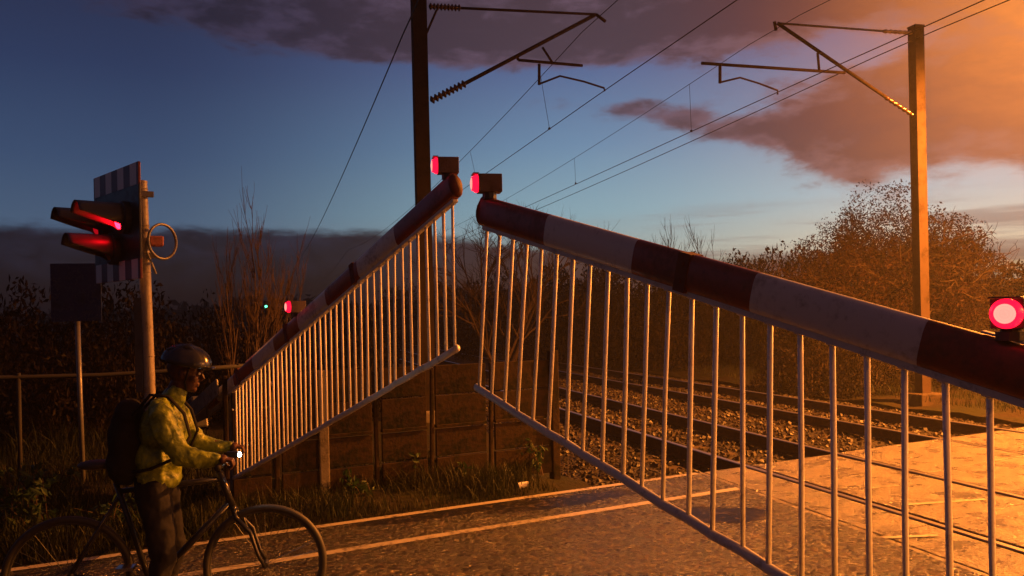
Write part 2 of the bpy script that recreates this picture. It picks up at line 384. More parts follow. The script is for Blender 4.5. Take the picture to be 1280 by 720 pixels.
def vergeZ(x, y, u, v): return -.03+.10*min(1, u*5)*max(0, nz(x, y, .8)+.4)+.03*nz(x, y, 4)-.2*max(0, (v-.97)/.03)
grid_patch('ground', vergeP, 40, 120, vergeZ, m_earth)
def vergeP2(u, v):
    a = NM(NHI, lerp(11.85, 40, v)); t = 60*u**1.8; return (a.x+TD.x*t, a.y+TD.y*t)
def vergeZ2(x, y, u, v): return -.20+.15*min(1, v*8)+.10*nz(x, y, .5)*min(1, u*4)+.05*nz(x, y, 2)
grid_patch('ground', vergeP2, 60, 60, vergeZ2, m_earth)
def vergeP3(u, v):
    a = RN(lerp(-28, 3.0, v), NLO); return (a.x-N.x*12*u, a.y-N.y*12*u)
grid_patch('path', vergeP3, 20, 40, lambda x, y, u, v: -.01+.04*nz(x, y, 1)*u, m_earth)
# tracks
def rail_profile():
    return [(-.07, -.155), (.07, -.155), (.07, -.14), (.012, -.125), (.010, -.045), (.034, -.032), (.036, -.008), (.028, 0), (-.028, 0), (-.036, -.008), (-.034, -.032), (-.010, -.045), (-.012, -.125), (-.07, -.14)]
for ti, (lab) in enumerate(('nearer railway track crossing the road, closest to the barriers', 'farther railway track crossing the road, beside the right-hand mast')):
    tr = empty('railway_track', TM(0, (railsM[2*ti]+railsM[2*ti+1])/2), 0, label=lab, cat='railway track', group='railway tracks')
    base = tr.location.copy()
    for k in range(2):
        mr = railsM[2*ti+k]; mb = MB(); pr = rail_profile(); ts = [-40+4*i for i in range(40)]+[120+20*i for i in range(8)]
        vs = []
        for t in ts:
            for q in pr: p = TM(t, mr+q[0]); vs.append((p.x-base.x, p.y-base.y, q[1]-.001))
        n_ = len(pr)
        for i in range(len(ts)-1):
            for j in range(n_):
                mb.cur = 1 if j in (6, 7, 8) else 0
                b0 = len(mb.v)
                mb.f.append((i*n_+j, i*n_+(j+1) % n_, (i+1)*n_+(j+1) % n_, (i+1)*n_+j)); mb.mi.append(mb.cur)
        mb.v = vs; mb.build('rail', [m_rust, m_railtop], tr)
    sl = MB(); a = M.angle_signed(Vector((1, 0))) if 0 else math.atan2(M.y, M.x)
    sl.box((0, 0, 0), (2.5, .26, .14)); proto = None
    mc = (railsM[2*ti]+railsM[2*ti+1])/2; t0 = NM(NHI, mc); tt = t0.xy.dot(TD)+.3
    for k in range(70):
        if proto is None: proto = sl.build('sleeper', m_sleeper, tr, bevel=.015); o = proto
        else: o = proto.copy(); COL.objects.link(o)
        p = TM(tt+.65*k, mc)-base; o.location = (p.x, p.y, -.258); o.rotation_euler = (0, 0, a)
# loose stones
def stones(name, count, fpos, smin, smax, m_, label, cat):
    mb = MB(); ico = [(-.5, -.5, -.35), (.5, -.45, -.3), (.45, .5, -.35), (-.4, .5, -.3), (-.3, -.35, .4), (.4, -.3, .3), (.3, .4, .42), (-.35, .3, .3)]
    fc = [(3, 2, 1, 0), (4, 5, 6, 7), (0, 1, 5, 4), (1, 2, 6, 5), (2, 3, 7, 6), (3, 0, 4, 7)]
    for i in range(count):
        p = fpos(); s_ = random.uniform(smin, smax); q = Quaternion((random.gauss(0, 1), random.gauss(0, 1), random.gauss(0, 1), random.gauss(0, 1))).normalized().to_matrix()
        mb.add([Vector(p)+q@(Vector(v)*s_+Vector((random.uniform(-.15, .15)*s_,)*3)) for v in ico], fc)
    o = mb.build(name, m_); tag(o, label, cat, kind='stuff'); return o
def fst():
    u = random.random()**1.0; v = random.random(); m_ = lerp(3.4, 11.8, v); a = NM(NHI, m_); t = 16*u
    if any(abs(m_-r) < .06 for r in railsM): m_ += .12
    x_, y_ = a.x+TD.x*t, a.y+TD.y*t; return (x_, y_, bedZ(x_, y_, (t/90)**(1/2.2), v)+.012)
def stonem(t, b):
    o = objco(t); v = t.noise(o, 7, 4); t.put(b, 'Base Color', t.mix(v, srgb(18, 14, 11), srgb(54, 44, 36))); b.inputs['Roughness'].default_value = .55
m_stone = mat('stone', .2, build=stonem)
stones('ballast_stones', 13000, fst, .03, .065, m_stone, 'loose grey-brown track ballast stones between and beside the rails', 'ballast')

# ------------------------------------------------------------------ barriers
RED = srgb(128, 26, 16); 
def boommat(name, L0, band):
    def f(t, b):
        o = objco(t); sx = t.node('ShaderNodeSeparateXYZ', i_0=o).outputs[0]
        ph = t.m('FRACT', t.m('DIVIDE', t.m('ADD', sx, L0+band*20), 2*band))
        isw = t.m('MULTIPLY', t.m('GREATER_THAN', ph, .5), t.m('LESS_THAN', sx, -L0))
        n1_ = t.noise(o, 5, 8, .65); n2_ = t.noise(o, 40, 5, .65)
        g = t.smooth(t.m('ADD', n1_, t.m('MULTIPLY', t.m('SUBTRACT', n2_, .5), .5)), .45, .72)
        red = t.mix(g, (.22, .034, .018), (.13, .024, .015)); wh = t.mix(g, (.64, .60, .55), (.38, .34, .30))
        t.put(b, 'Base Color', t.mix(isw, red, wh)); t.put(b, 'Roughness', t.m('ADD', .32, t.m('MULTIPLY', g, .2))); bump(t, b, n2_, .0006)
    return mat(name, .5, build=f)
def lamp_box(parent, loc, face, lit=True, scale=1.0, big=False):
    """small red boom lamp; face = horizontal direction its lens looks, in parent's axes"""
    root = MB(); s_ = scale
    ax = Vector(face).normalized(); sd = Vector((-ax.y, ax.x, 0)); up = Vector((0, 0, 1))
    X = Matrix((ax, sd, up)).transposed()
    hb = MB()
    hb.tube([X@Vector((0, 0, -.075*s_)), X@Vector((0, 0, -.045*s_))], .03*s_, 12)
    hb.box((0, 0, 0), (.115*s_, .088*s_, .088*s_), X)
    hb.box(X@Vector((.070*s_, 0, .047*s_)), (.03*s_, .088*s_, .005*s_), X)
    h = hb.build('lamp_housing', m_lamph, parent, bevel=.006*s_); h.location = loc
    ls = MB(); ls.lathe([(.044*s_, 0), (.044*s_, .012*s_), (.036*s_, .022*s_), (.034*s_, .030*s_), (.002, .030*s_)], 24, align(ax))
    l_ = ls.build('lens', m_red, h, smooth=True); l_.location = ax*.058*s_
    lc = MB(); lc.lathe([(.031*s_, -.004), (.027*s_, .001), (.025*s_, -.001), (.019*s_, .003*s_), (.017*s_, .001), (.010*s_, .005*s_), (.008*s_, .003), (.002, .006*s_)], 24, align(ax))
    c_ = lc.build('bulb', m_redhot, h); c_.location = ax*.0895*s_
    return h
m_lamph = mat('lamp_housing_paint', .3, build=grime((.14, .09, .07), (.07, .045, .035), 12, .45, .7))
LS = .80
m_strip = mat('glint_strip', (.8, .78, .7), .22)  # pale part added to imitate the glint along the boom top
m_endred = mat('end_cap_red', (.09, .012, .008), .7)
def barrier(name, label, tip_px, dirpx, tipq, qs, bound_first, piv_h, lamps, swing, nb, side):
    """tip_px: image line of boom underside; solved into a 3D line by skirt length LS"""
    pass
def make_barrier(label, A, Bp, band0, band, nbars, bar0, lamps, swing, cab_rot, BS=.1145):
    """A: underside tip point, Bp: underside pivot-end point (world). """
    A = Vector(A); Bp = Vector(Bp); hd = Vector((Bp.x-A.x, Bp.y-A.y, 0)); Lh = hd.length; hd.normalize()
    root = empty('crossing_barrier', (Bp.x, Bp.y, 0), math.atan2(-hd.y, -hd.x), label=label, cat='barrier', group='barriers lowering across the road')
    # local frame: +x from pivot towards the tip, z up
    zt, zp = A.z, Bp.z; sl = (zt-zp)/Lh
    L = math.hypot(Lh, zt-zp); ang = math.atan2(zt-zp, Lh)
    H, W = .143, .066
    mb = MB(); prof = []
    for k in range(20):
        an = 2*PI*k/20; c_, s_ = math.cos(an), math.sin(an)
        prof.append((math.copysign(abs(c_)**.55, c_)*W/2, math.copysign(abs(s_)**.7, s_)*H/2+H/2))
    ns = 40; vs = []
    for i in range(ns+1):
        t = i/ns; xx = lerp(-.25, L+.03, t); k = lerp(.84, 1.0, t)
        for q in prof: vs.append((xx, q[0]*k, q[1]*k))
    n_ = len(prof); fs = [(i*n_+j, i*n_+(j+1) % n_, (i+1)*n_+(j+1) % n_, (i+1)*n_+j) for i in range(ns) for j in range(n_)]
    fs += [tuple(range(n_))[::-1], tuple(ns*n_+j for j in range(n_))]
    mb.add(vs, fs)
    bm_ = mb.build('boom', boommat('boom_bands', -(L)+band0, band), root, smooth=True)
    es = bm_.modifiers.new('edge', 'EDGE_SPLIT'); es.split_angle = .9
    bm_.location = (0, 0, zp); bm_.rotation_euler = (0, -ang, 0)
    cp = MB(); cp.tube([(L+.028, 0, H*.47), (L+.05, 0, H*.47)], [.072, .05], 16, flat=.62)
    c_ = cp.build('boom_end_cap', m_endred, root, smooth=True); c_.location = (0, 0, zp); c_.rotation_euler = (0, -ang, 0)
    # top strip imitating a glint, and under-rail holding the bars
    for cs in (L*.44, L*.72, .78):
        cl = MB(); cl.box((cs, 0, H*.46), (.06, W*1.05, H*.99)); 
        for by in (-1, 1):
            for bz in (.25, .68): cl.tube([(cs, by*W*.50, H*bz), (cs, by*W*.60, H*bz)], .011, 6)
        o_ = cl.build('boom_clamp', m_endred, root, bevel=.012); o_.location = (0, 0, zp); o_.rotation_euler = (0, -ang, 0)
    rs = MB(); rs.box((L*.36, 0, H*.965), (L*.30, .022, .006)); o_ = rs.build('glint_strip', m_strip, root); o_.location = (0, 0, zp); o_.rotation_euler = (0, -ang, 0)
    ur = MB(); ur.box((lerp(.35, L-.0, .5), 0, -.006), (L-.35, .034, .022))
    pts = []
    for i in range(nbars):
        xx_ = (Lh-bar0-i*BS)/Lh*L
        if xx_ > .45: ur.box((xx_, 0, -.019), (.024, .024, .006))
        xh = Lh-bar0-i*BS
        if xh < .42: break
        zt_ = zp+sl*xh-.012; s_ = swing*max(0, 1-(i*BS)/2.4)**1.3
        jit = random.gauss(0, .004)
        top = Vector((xh, 0, zt_)); bot = Vector((xh+s_+jit, random.gauss(0, .003), zt_-LS*(1)+.5*s_*s_))
        mbb = MB(); mid_ = (top+bot)/2+Vector((random.gauss(0, .002), 0, 0)); mbb.tube([top, mid_, bot], .0088+random.uniform(-.0006, .0006), 8)
        mbb.build('skirt_bar', m_white, root, smooth=True); pts.append(bot)
    u = ur.build('hanger_rail', m_alu, root, bevel=.003); u.location = (0, 0, zp); u.rotation_euler = (0, -ang, 0)
    br = MB(); d_ = (pts[0]-pts[1]).normalized()
    path = [pts[0]+d_*.03]+pts[1:-1]+[pts[-1]]
    path = [p-Vector((0, 0, .004)) for p in path]
    br.tube(path, .021, 8, flat=.75); br.build('bottom_rail', m_alu, root, smooth=True)
    for (s_at, fx, sc) in lamps:
        d = fx; a_ = math.atan2(hd.y, hd.x)+PI
        lf = Vector((d[0]*math.cos(-a_)-d[1]*math.sin(-a_), d[0]*math.sin(-a_)+d[1]*math.cos(-a_), 0))
        lamp_box(root, Vector((s_at, 0, zp+sl*s_at+.165+.05*sc)), lf, True, sc)
        br_ = MB(); br_.tube([(s_at, 0, zp+sl*s_at+.14), (s_at, 0, zp+sl*s_at+.12+.05*sc)], .036, 10); br_.build('lamp_bracket', m_dgrey, root)
    # machine cabinet, side arms and counterweight
    cb = MB(); cb.box((.05, .33, .56), (.55, .34, 1.08)); cb.box((.05, .33, 1.115), (.61, .40, .035)); cb.build('machine_cabinet', m_cab, root, bevel=.012)
    dr = MB(); dr.box((.05, .505, .55), (.44, .012, .86)); dr.build('cabinet_door', m_cab, root, bevel=.004)
    ar = MB()
    for sy in (-.085, .085):
        ar.box((-.30, sy, .08), (1.3, .018, .16))
    arms = ar.build('pivot_arm', m_galv, root, bevel=.004); arms.location = (0, 0, zp); arms.rotation_euler = (0, -ang, 0)
    cw = MB(); cw.box((-.80, 0, .07), (.36, .15, .34)); w_ = cw.build('counterweight', m_dgrey, root, bevel=.02); w_.location = (0, 0, zp); w_.rotation_euler = (0, -ang, 0)
    return root
m_cab = mat('cabinet_paint', .4, build=grime((.12, .115, .11), (.06, .055, .05), 3, .4, .65))
# right barrier: underside through (611,284) / (1227,483); skirt heights give depth  q(x) = 200 + .302(x-600)
fR = lambda x_: at(x_, 284+.323*(x_-611), F*LS/(200+.302*(x_-600)))
A = fR(606); Q = fR(1100); d_ = (Q-A); d_ /= math.hypot(d_.x, d_.y)
TB = 4.85
BpR = A+d_*TB
vdR = -Vector((R.x, R.y, 0))
def s_of(px, f_, A_, Bp_):
    p = f_(px); return math.hypot(p.x-Bp_.x, p.y-Bp_.y)
lenR = (BpR-A).length; tRp = s_of(685, fR, A, BpR); kk = lenR/TB
make_barrier('near red and white barrier slanting down to the right with white skirt bars', A, BpR, kk*(TB-tRp), .592, 40, .02,
             [(TB-.05, (-.985, -.17), 1.0), (s_of(1266, fR, A, BpR), (-.66, -.75), .84)], .12, 0)
fL = lambda x_: at(x_, 254+.86*(563-x_), F*LS/(182-.27*(567-x_)))
A2 = fL(569); Q2 = fL(330); d2 = (Q2-A2); d2 /= math.hypot(d2.x, d2.y)
TB2 = 4.45; Bp2 = A2+d2*TB2
tLp = s_of(501, fL, A2, Bp2); kk2 = (Bp2-A2).length/TB2
make_barrier('far red and white barrier slanting down to the left behind the cyclist', A2, Bp2, kk2*(TB2-tLp), .56, 48, .03,
             [(TB2-.07, (-.985, -.17), 1.0), (s_of(372, fL, A2, Bp2), (-.85, -.5), 1.0)], .0, 0, .0985)

# ------------------------------------------------------------------ crossing signal (wig-wag)
dS = 7.55
post_top = at(177, 228, dS); base = at(186, 470, dS); bx = lerp(post_top.x, base.x, 1.0)
sig = empty('crossing_signal', (base.x+.03, dS, 0), 0, label='red flashing crossing signal with black striped board on a pale pole', cat='traffic signal')
sb = sig.location
mb = MB(); top = post_top-sb; mb.tube([(0, 0, -.2), (top.x*.5, 0, top.z*.5), (top.x, 0, top.z)], .048, 20); mb.lathe([(.05, 0), (.05, .012), (.02, .02)], 20, None); 
cap_i = len(mb.v)-60
for i in range(cap_i, len(mb.v)): v = mb.v[i]; mb.v[i] = (v[0]+top.x, v[1], v[2]+top.z)
for hgt in (2.2, 2.62, 2.95, 1.45):
    fr = hgt/top.z; mb.torus((top.x*fr, 0, hgt), .050, .004, K=20, k=6)
m_post = mat('signal_post_paint', .6, build=grime((.30, .26, .20), (.17, .13, .09), 7, .4, .6))
mb.build('post', m_post, sig, smooth=True).modifiers.new('e', 'EDGE_SPLIT')
bc = (at(146, 283, 7.42))-sb; bdir = Vector((-.69, .72, 0)).normalized(); bn = Vector((-.72, -.69, 0)).normalized()
BX = Matrix((bdir, bn, Vector((0, 0, 1)))).transposed()      # local: x along board, y outward normal, z up
BX3 = BX
def stripem(t, b):
    o = objco(t); s_ = t.node('ShaderNodeSeparateXYZ', i_0=o).outputs
    ph = t.m('FRACT', t.m('ADD', t.m('DIVIDE', s_[0], .30), 20.22)); wh = t.m('GREATER_THAN', ph, .5)
    t.put(b, 'Base Color', t.mix(wh, (.10, .010, .010), (.75, .70, .66))); b.inputs['Roughness'].default_value = .45
m_stripe = mat('striped_border', .5, build=stripem)
rzb = math.atan2(bdir.y, bdir.x)
bb = MB(); bb.box((0, 0, 0), (1.12, .02, .64)); o = bb.build('backing_board', m_black, sig, bevel=.004); o.location = bc; o.rotation_euler = (0, 0, rzb)
for sz, hh in ((.40, .19), (-.40, .17)):
    sbx = MB(); sbx.box((0, 0, 0), (1.12, .022, hh)); o = sbx.build('striped_border', m_stripe, sig, bevel=.004); o.location = bc+Vector((0, 0, sz)); o.rotation_euler = (0, 0, rzb)
# local frame for things on the board: -y of rotated frame must point along bn
bnl = bn
m_hood = mat('hood_black', (.035, .033, .033), .38)
def cowl(length, r):
    mb = MB(); nl, na = 10, 28; vs = []
    for i in range(nl+1):
        t = i/nl; half = PI*.98 if t < .05 else lerp(PI*.72, PI*.42, t)
        for j in range(na+1):
            an = -half+2*half*j/na
            vs.append((math.sin(an)*r, t*length, math.cos(an)*r))
    fs = [(i*(na+1)+j, i*(na+1)+j+1, (i+1)*(na+1)+j+1, (i+1)*(na+1)+j) for i in range(nl) for j in range(na)]
    mb.add(vs, fs); return mb
for k, (lx, lz, lit) in enumerate(((-.27, .05, 'hot'), (.29, .05, 'dim'), (.0, -.20, 'amber'))):
    pos = bc+bdir*lx+Vector((0, 0, lz))+bn*.012
    rz = math.atan2(bn.y, bn.x)-PI/2
    hsg = MB(); hsg.lathe([(.14, 0), (.14, .05), (.118, .06)], 28, Matrix.Rotation(-PI/2, 3, 'X')); h = hsg.build('signal_head', m_black, sig); h.location = pos; h.rotation_euler = (0, 0, rz)
    cw_ = cowl(.36, .122).build('hood', m_hood, h, smooth=True); cw_.location = (0, .05, 0)
    so = cw_.modifiers.new('solid', 'SOLIDIFY'); so.thickness = .004
    ln = MB(); ln.lathe([(.105, 0), (.098, .012), (.06, .026), (.002, .032)], 28, Matrix.Rotation(-PI/2, 3, 'X'))
    mm = {'hot': emit('signal_red', (1, .0025, .008), 60), 'dim': emit('signal_red_dim', (1, .006, .02), .4), 'amber': m_amber_off}[lit]
    l_ = ln.build('lens', mm, h, smooth=True); l_.location = (0, .055, 0)
# brackets from post to board
mb = MB(); tp = Vector((top.x*.8, 0, 2.55))
for zz in (2.35, 2.9):
    mb = MB(); mb.box(((bc.x+tp.x)/2+.05, (bc.y)/2, zz), (.30, .05, .05), rotz(math.atan2(bc.y, bc.x))); mb.build('bracket', m_galv, sig, bevel=.003)
# round warning gong with its driver box and hanging cable
gp = at(201, 302, dS)-sb; gm = align(Vector((-.25, -1, 0)).normalized())
gm = align(Vector((.90, -.43, 0)))
gg = MB(); gg.torus((0, 0, 0), .155, .013, gm, 48, 10)
go = gg.build('gong', m_galv, sig, smooth=True); go.location = gp+Vector((.015, .0, 0))
gx = MB(); gx.box((0, 0, 0), (.12, .11, .09), rotz(.5)); o = gx.build('gong_driver', mat('red_oxide_box', .3, build=grime((.42, .12, .07), (.25, .08, .05), 10)), sig, bevel=.012); o.location = gp+Vector((-.03, -.03, .0))
gc = MB(); c0 = Vector((top.x*.85+.03, -.03, gp.z+.0)); gc.tube([c0, c0+Vector((.02, -.02, -.1)), c0+Vector((.06, -.02, -.2)), c0+Vector((.09, -.01, -.29))], .010, 8); gc.tube([Vector((top.x*.85, 0, gp.z+.02)), gp+Vector((-.05, 0, .02))], .014, 8); gc.build('cable', m_galv, sig)
cx = MB(); cx.box((0, 0, 0), (.07, .10, .85)); o = cx.build('cable_channel', m_dgrey, sig, bevel=.004); o.location = (top.x*.4-.075, .01, 1.55)

# rectangular sign on thin post
sg = at(104, 590, 8.9); sroot = empty('road_sign', (sg.x, sg.y, 0), 0, label='dark blue rectangular sign plate on a thin grey post, left of the crossing signal', cat='sign')
mb = MB(); mb.tube([(.0, 0, -.2), (-.03, 0, 1.85)], .026, 14); mb.build('post', m_galv, sroot, smooth=True)
c1, c2 = at(67, 330, 8.9), at(127, 401, 8.9); mb = MB(); mb.box(((c1.x+c2.x)/2-sg.x, -.03, (c1.z+c2.z)/2), (c2.x-c1.x, .012, c1.z-c2.z), rotz(.18))
mb.build('plate', mat('navy_plate', (.02, .03, .1), .3, build=grime((.02, .03, .10), (.012, .016, .05), 6, .25, .4)), sroot, bevel=.003)
mb = MB()
for zz in (1.85, 2.1): mb.box((-.03, 0, zz), (.10, .04, .03))
mb.build('clip', m_galv, sroot)

# ------------------------------------------------------------------ overhead line masts
def hsec(mb, x0, y0, z0, x1, y1, z1, b, h, rz):
    """square column"""
    for (cx_, cy_, dx, dy) in ((0, 0, b, h),):
        v = []
        for (X_, Y_, Z_) in ((x0, y0, z0), (x1, y1, z1)):
            for sx, sy in ((-1, -1), (1, -1), (1, 1), (-1, 1)):
                p = rotz(rz)@Vector((cx_+sx*dx/2, cy_+sy*dy/2, 0)); v.append((X_+p.x, Y_+p.y, Z_))
        mb.add(v, [(3, 2, 1, 0), (4, 5, 6, 7), (0, 1, 5, 4), (1, 2, 6, 5), (2, 3, 7, 6), (3, 0, 4, 7)])
m_mastd = mat('dark_mast', .05, build=grime((.022, .015, .012), (.010, .008, .006), 4, .7, .9, .002))
def insulator(mb, a, b_, r=.065, n=9):
    a = Vector(a); b_ = Vector(b_); L = (b_-a).length; prof = [(.02, 0)]
    for i in range(n):
        z0 = L*(i+.1)/n; z1 = L*(i+.9)/n; prof += [(.03, z0), (r, lerp(z0, z1, .45)), (r, lerp(z0, z1, .6)), (.03, z1)]
    prof.append((.02, L)); m3 = align(b_-a); i0 = len(mb.v); mb.lathe(prof, 14, m3)
    for i in range(i0, len(mb.v)): mb.v[i] = tuple(Vector(mb.v[i])+a)
railang = math.atan2(TD.y, TD.x)
contH = 5.9
C1 = onplane(757, 112, TM(0, 5.85), TM(50, 5.85)); C2 = onplane(972, 115, TM(0, 9.25), TM(50, 9.25))
def mast_pos(px, C):    # along -+M from the contact point until it meets the pixel column
    best = None
    for i in range(-800, 800):
        s_ = i*.01; p = Vector((C.x+M.x*s_, C.y+M.y*s_)); k = abs(p.x/p.y-(at(px, 394, 1).x))
        if best is None or k < best[0]: best = (k, p)
    return best[1]
M1 = mast_pos(533, C1); M2 = mast_pos(1152, C2)
# mast 1 (left)
r1 = empty('line_mast', (M1.x, M1.y, -.3), 0, label='dark overhead-line mast behind the far barrier tip, its top out of frame', cat='railway mast', group='overhead line masts')
o1 = r1.location
tp = onplane(522, 0, M1, C1)
mb = MB(); lean = -.002
hsec(mb, 0, 0, 0, -.03, 0, 9.0, .22, .24, railang); mb.build('mast', m_mastd, r1)
mb = MB(); mb.box((0, 0, .22), (.6, .6, .5), rotz(railang)); mb.build('foundation', m_concpost, r1, bevel=.02)
P = lambda x_, y_: onplane(x_, y_, M1, C1)-o1
mb = MB(); mb.tube([P(580, 105), P(743, 19)], .034, 10); mb.tube([P(745, 18), P(757, 27)], .03, 8); mb.build('cantilever_tube', m_mast, r1, smooth=True)
mb = MB(); mb.tube([P(575, 10), P(745, 18)], .024, 8); mb.tube([P(533, 42), P(546, 12)], .02, 8); mb.build('top_tie', m_mast, r1, smooth=True)
mb = MB(); insulator(mb, P(538, 126), P(582, 104), .07); mb.build('insulator', m_porc, r1, smooth=True)
mb = MB(); insulator(mb, P(536, 8), P(576, 10), .06); mb.build('insulator', m_porc, r1, smooth=True)
mb = MB(); mb.tube([P(648, 75), P(728, 82)], .027, 8); mb.tube([P(678, 59), P(691, 79)], .022, 8); mb.tube([P(674, 80), P(674, 106)], .026, 8); mb.tube([P(648, 75), P(646, 70)], .027, 8); mb.build('registration_tube', m_mast, r1, smooth=True)
mb = MB(); mb.tube([P(674, 105), P(700, 95), P(730, 102), P(755, 110), P(756, 114)], .018, 8); mb.build('steady_arm', m_mast, r1, smooth=True)
# mast 2 (right)
r2 = empty('line_mast', (M2.x, M2.y, -.25), 0, label='brown steel overhead-line mast in front of the leafy tree on the right', cat='railway mast', group='overhead line masts')
o2 = r2.location; P = lambda x_, y_: onplane(x_, y_, M2, C2)-o2
mb = MB(); tz = P(1148, 34).z; hsec(mb, 0, 0, 0, 0, 0, tz, .21, .21, railang+PI/2*0); mb.box((0, 0, tz+.005), (.23, .23, .02), rotz(railang)); mb.build('mast', m_mast, r2)
mb = MB(); mb.box((0, 0, .12), (.6, .6, .34), rotz(railang)); mb.build('foundation', m_sleeper, r2, bevel=.02)
mb = MB(); mb.tube([P(972, 29), P(1080, 103), P(1108, 122)], .034, 10); mb.tube([P(968, 27), P(970, 38)], .03, 8); mb.build('cantilever_tube', m_mast, r2, smooth=True)
mb = MB(); mb.tube([P(972, 29), P(1106, 39)], .022, 8); mb.build('top_tie', m_galv, r2, smooth=True)
mb = MB(); insulator(mb, P(1104, 39), P(1140, 41), .042, 6); mb.build('insulator', mat('pale_insulator', (.45, .40, .34), .25), r2, smooth=True)
mb = MB(); insulator(mb, P(1106, 121), P(1144, 146), .045, 7); mb.build('insulator', m_porc, r2, smooth=True)
mb = MB(); mb.tube([P(877, 79), P(1056, 91)], .030, 8); mb.tube([P(1022, 66), P(1024, 88)], .026, 8); mb.tube([P(900, 82), P(900, 104)], .030, 8); mb.build('registration_tube', m_mast, r2, smooth=True)
mb = MB(); mb.tube([P(900, 103), P(925, 97), P(948, 104), P(972, 113), P(972, 118)], .018, 8); mb.build('steady_arm', m_mast, r2, smooth=True)
# wires
def wire(name, label, sup, m_off, t_sup, h_sup, sag, r, span=52, back=30, fwd=230):
    mb = MB(); pts = []
    n_ = 130
    for i in range(n_+1):
        t = -back+(back+fwd)*(i/n_)**1.4; ph = ((t-t_sup) % span)/span; zz = h_sup-sag*4*ph*(1-ph)
        p = TM(t, m_off); pts.append((p.x, p.y, zz))
    mb.tube(pts, r, 5); o = mb.build(name, m_wire); tag(o, label, 'overhead wire', 'wires above the tracks'); return pts
t1 = C1.xy.dot(TD); t2 = C2.xy.dot(TD); m1 = C1.xy.dot(M); m2 = C2.xy.dot(M)
mes1 = onplane(744, 22, M1, C1); mes2 = onplane(969, 34, M2, C2)
wire('contact_wire', 'lower overhead wire gripped by the steady arm of the left mast', 0, m1, t1, C1.z, .05, .0085)
wire('catenary_wire', 'sagging upper wire hung from the cantilever of the left mast', 0, mes1.xy.dot(M), t1, mes1.z, .75, .0075)
wire('contact_wire', 'lower overhead wire gripped by the steady arm of the right mast', 0, m2, t2, C2.z, .05, .009)
wire('catenary_wire', 'sagging upper wire hung from the cantilever of the right mast', 0, mes2.xy.dot(M), t2, mes2.z, .65, .0065)
wire('return_wire', 'lowest of the thin wires crossing the sky, reaching the right mast', 0, M2.xy.dot(M)-.25, M2.xy.dot(TD), 7.0, .25, .011)
wire('return_wire', 'single dark wire slanting down to the left of the left mast', 0, M1.xy.dot(M)-.2, M1.xy.dot(TD), 6.75, .35, .013)
def dropper(lab, mm_, m3, t, H1, hs1, sg, ts):
    ph = ((t-ts) % 52)/52; za = hs1-sg*4*ph*(1-ph); a = TM(t, m3); b_ = TM(t, mm_); mb = MB(); mb.tube([(a.x, a.y, za), (b_.x, b_.y, H1)], .005, 5); mb.ell((b_.x, b_.y, H1), (.03, .03, .03), k=8, h=6)
    o = mb.build('dropper_wire', m_wire); tag(o, lab, 'dropper wire', 'droppers linking the overhead wires')
for i, dt in enumerate((3.2, 10, 17, 25)):
    dropper(['nearest', 'second', 'third', 'fourth'][i]+' short vertical dropper beyond the left mast, joining its two wires', m1, mes1.xy.dot(M), t1+dt, C1.z, mes1.z, .75, t1)
for i, dt in enumerate((3.4, 11, 19)):
    dropper(['nearest', 'second', 'third'][i]+' short vertical dropper beyond the right mast, joining its two wires', m2, mes2.xy.dot(M), t2+dt, C2.z, mes2.z, .65, t2)

# ------------------------------------------------------------------ street lamps outside the frame (first gives the orange glow, other two are added)
def street_lamp(label, foot, head, energy, bowl):
    sl_ = empty('street_lamp', (foot[0], foot[1], -.15), 0, label=label, cat='street lamp', group='street lamps at the crossing')
    h = Vector(head)-sl_.location; hx = Vector((h.x, h.y, 0)); hn = hx.normalized(); rz = math.atan2(hn.y, hn.x)
    mb = MB(); mb.tube([(0, 0, 0), (0, 0, 1.2), (0, 0, 1.25), (0, 0, h.z-.3)], [.085, .085, .06, .045], 16); mb.build('column', m_galv, sl_, smooth=True)
    mb = MB(); mb.tube([(0, 0, h.z-.4), hx*.1+Vector((0, 0, h.z)), hx*.4+Vector((0, 0, h.z+.22)), hx*.85+Vector((0, 0, h.z+.2))], .03, 10); mb.build('arm', m_galv, sl_, smooth=True)
    mb = MB(); mb.ell((0, 0, 0), (.38, .16, .10)); o = mb.build('lantern', m_dgrey, sl_, smooth=True); o.location = hx*.98+Vector((0, 0, h.z+.19)); o.rotation_euler = (0, 0, rz)
    mb = MB(); mb.ell((0, 0, 0), (.26, .12, .10)); o = mb.build('lamp_bowl', m_bowl, sl_, smooth=True); o.location = hx+Vector((0, 0, h.z+.13)); o.rotation_euler = (0, 0, rz)
    ld = bpy.data.lights.new('sodium_light', 'SPOT'); ld.energy = energy; ld.color = (1.0, .275, .03); ld.spot_size = math.radians(165); ld.spot_blend = .5; ld.shadow_soft_size = .12
    lo = bpy.data.objects.new('sodium_light', ld); link(lo, sl_); lo.location = h+Vector((0, 0, -.03))
m_bowl = emit('sodium_bowl', (1, .40, .07), 30)
street_lamp('tall street lamp with a lit orange lantern on the far side of the tracks', (12.6, 15.2), (11.0, 13.0, 7.6), 50000, 30)
street_lamp('added unseen street lamp on a short column, brightening the barrier bars from the right', (13.2, 2.6), (12.2, 4.0, 4.3), 33000, 30)  # added out of view to light the skirt bars and deck
street_lamp('added unseen low street lamp, filling in the camera side of the barrier bars', (8.4, -4.6), (7.4, -3.3, 3.2), 15000, 30)  # added fill light for the dark side of the skirt bars
#PART2

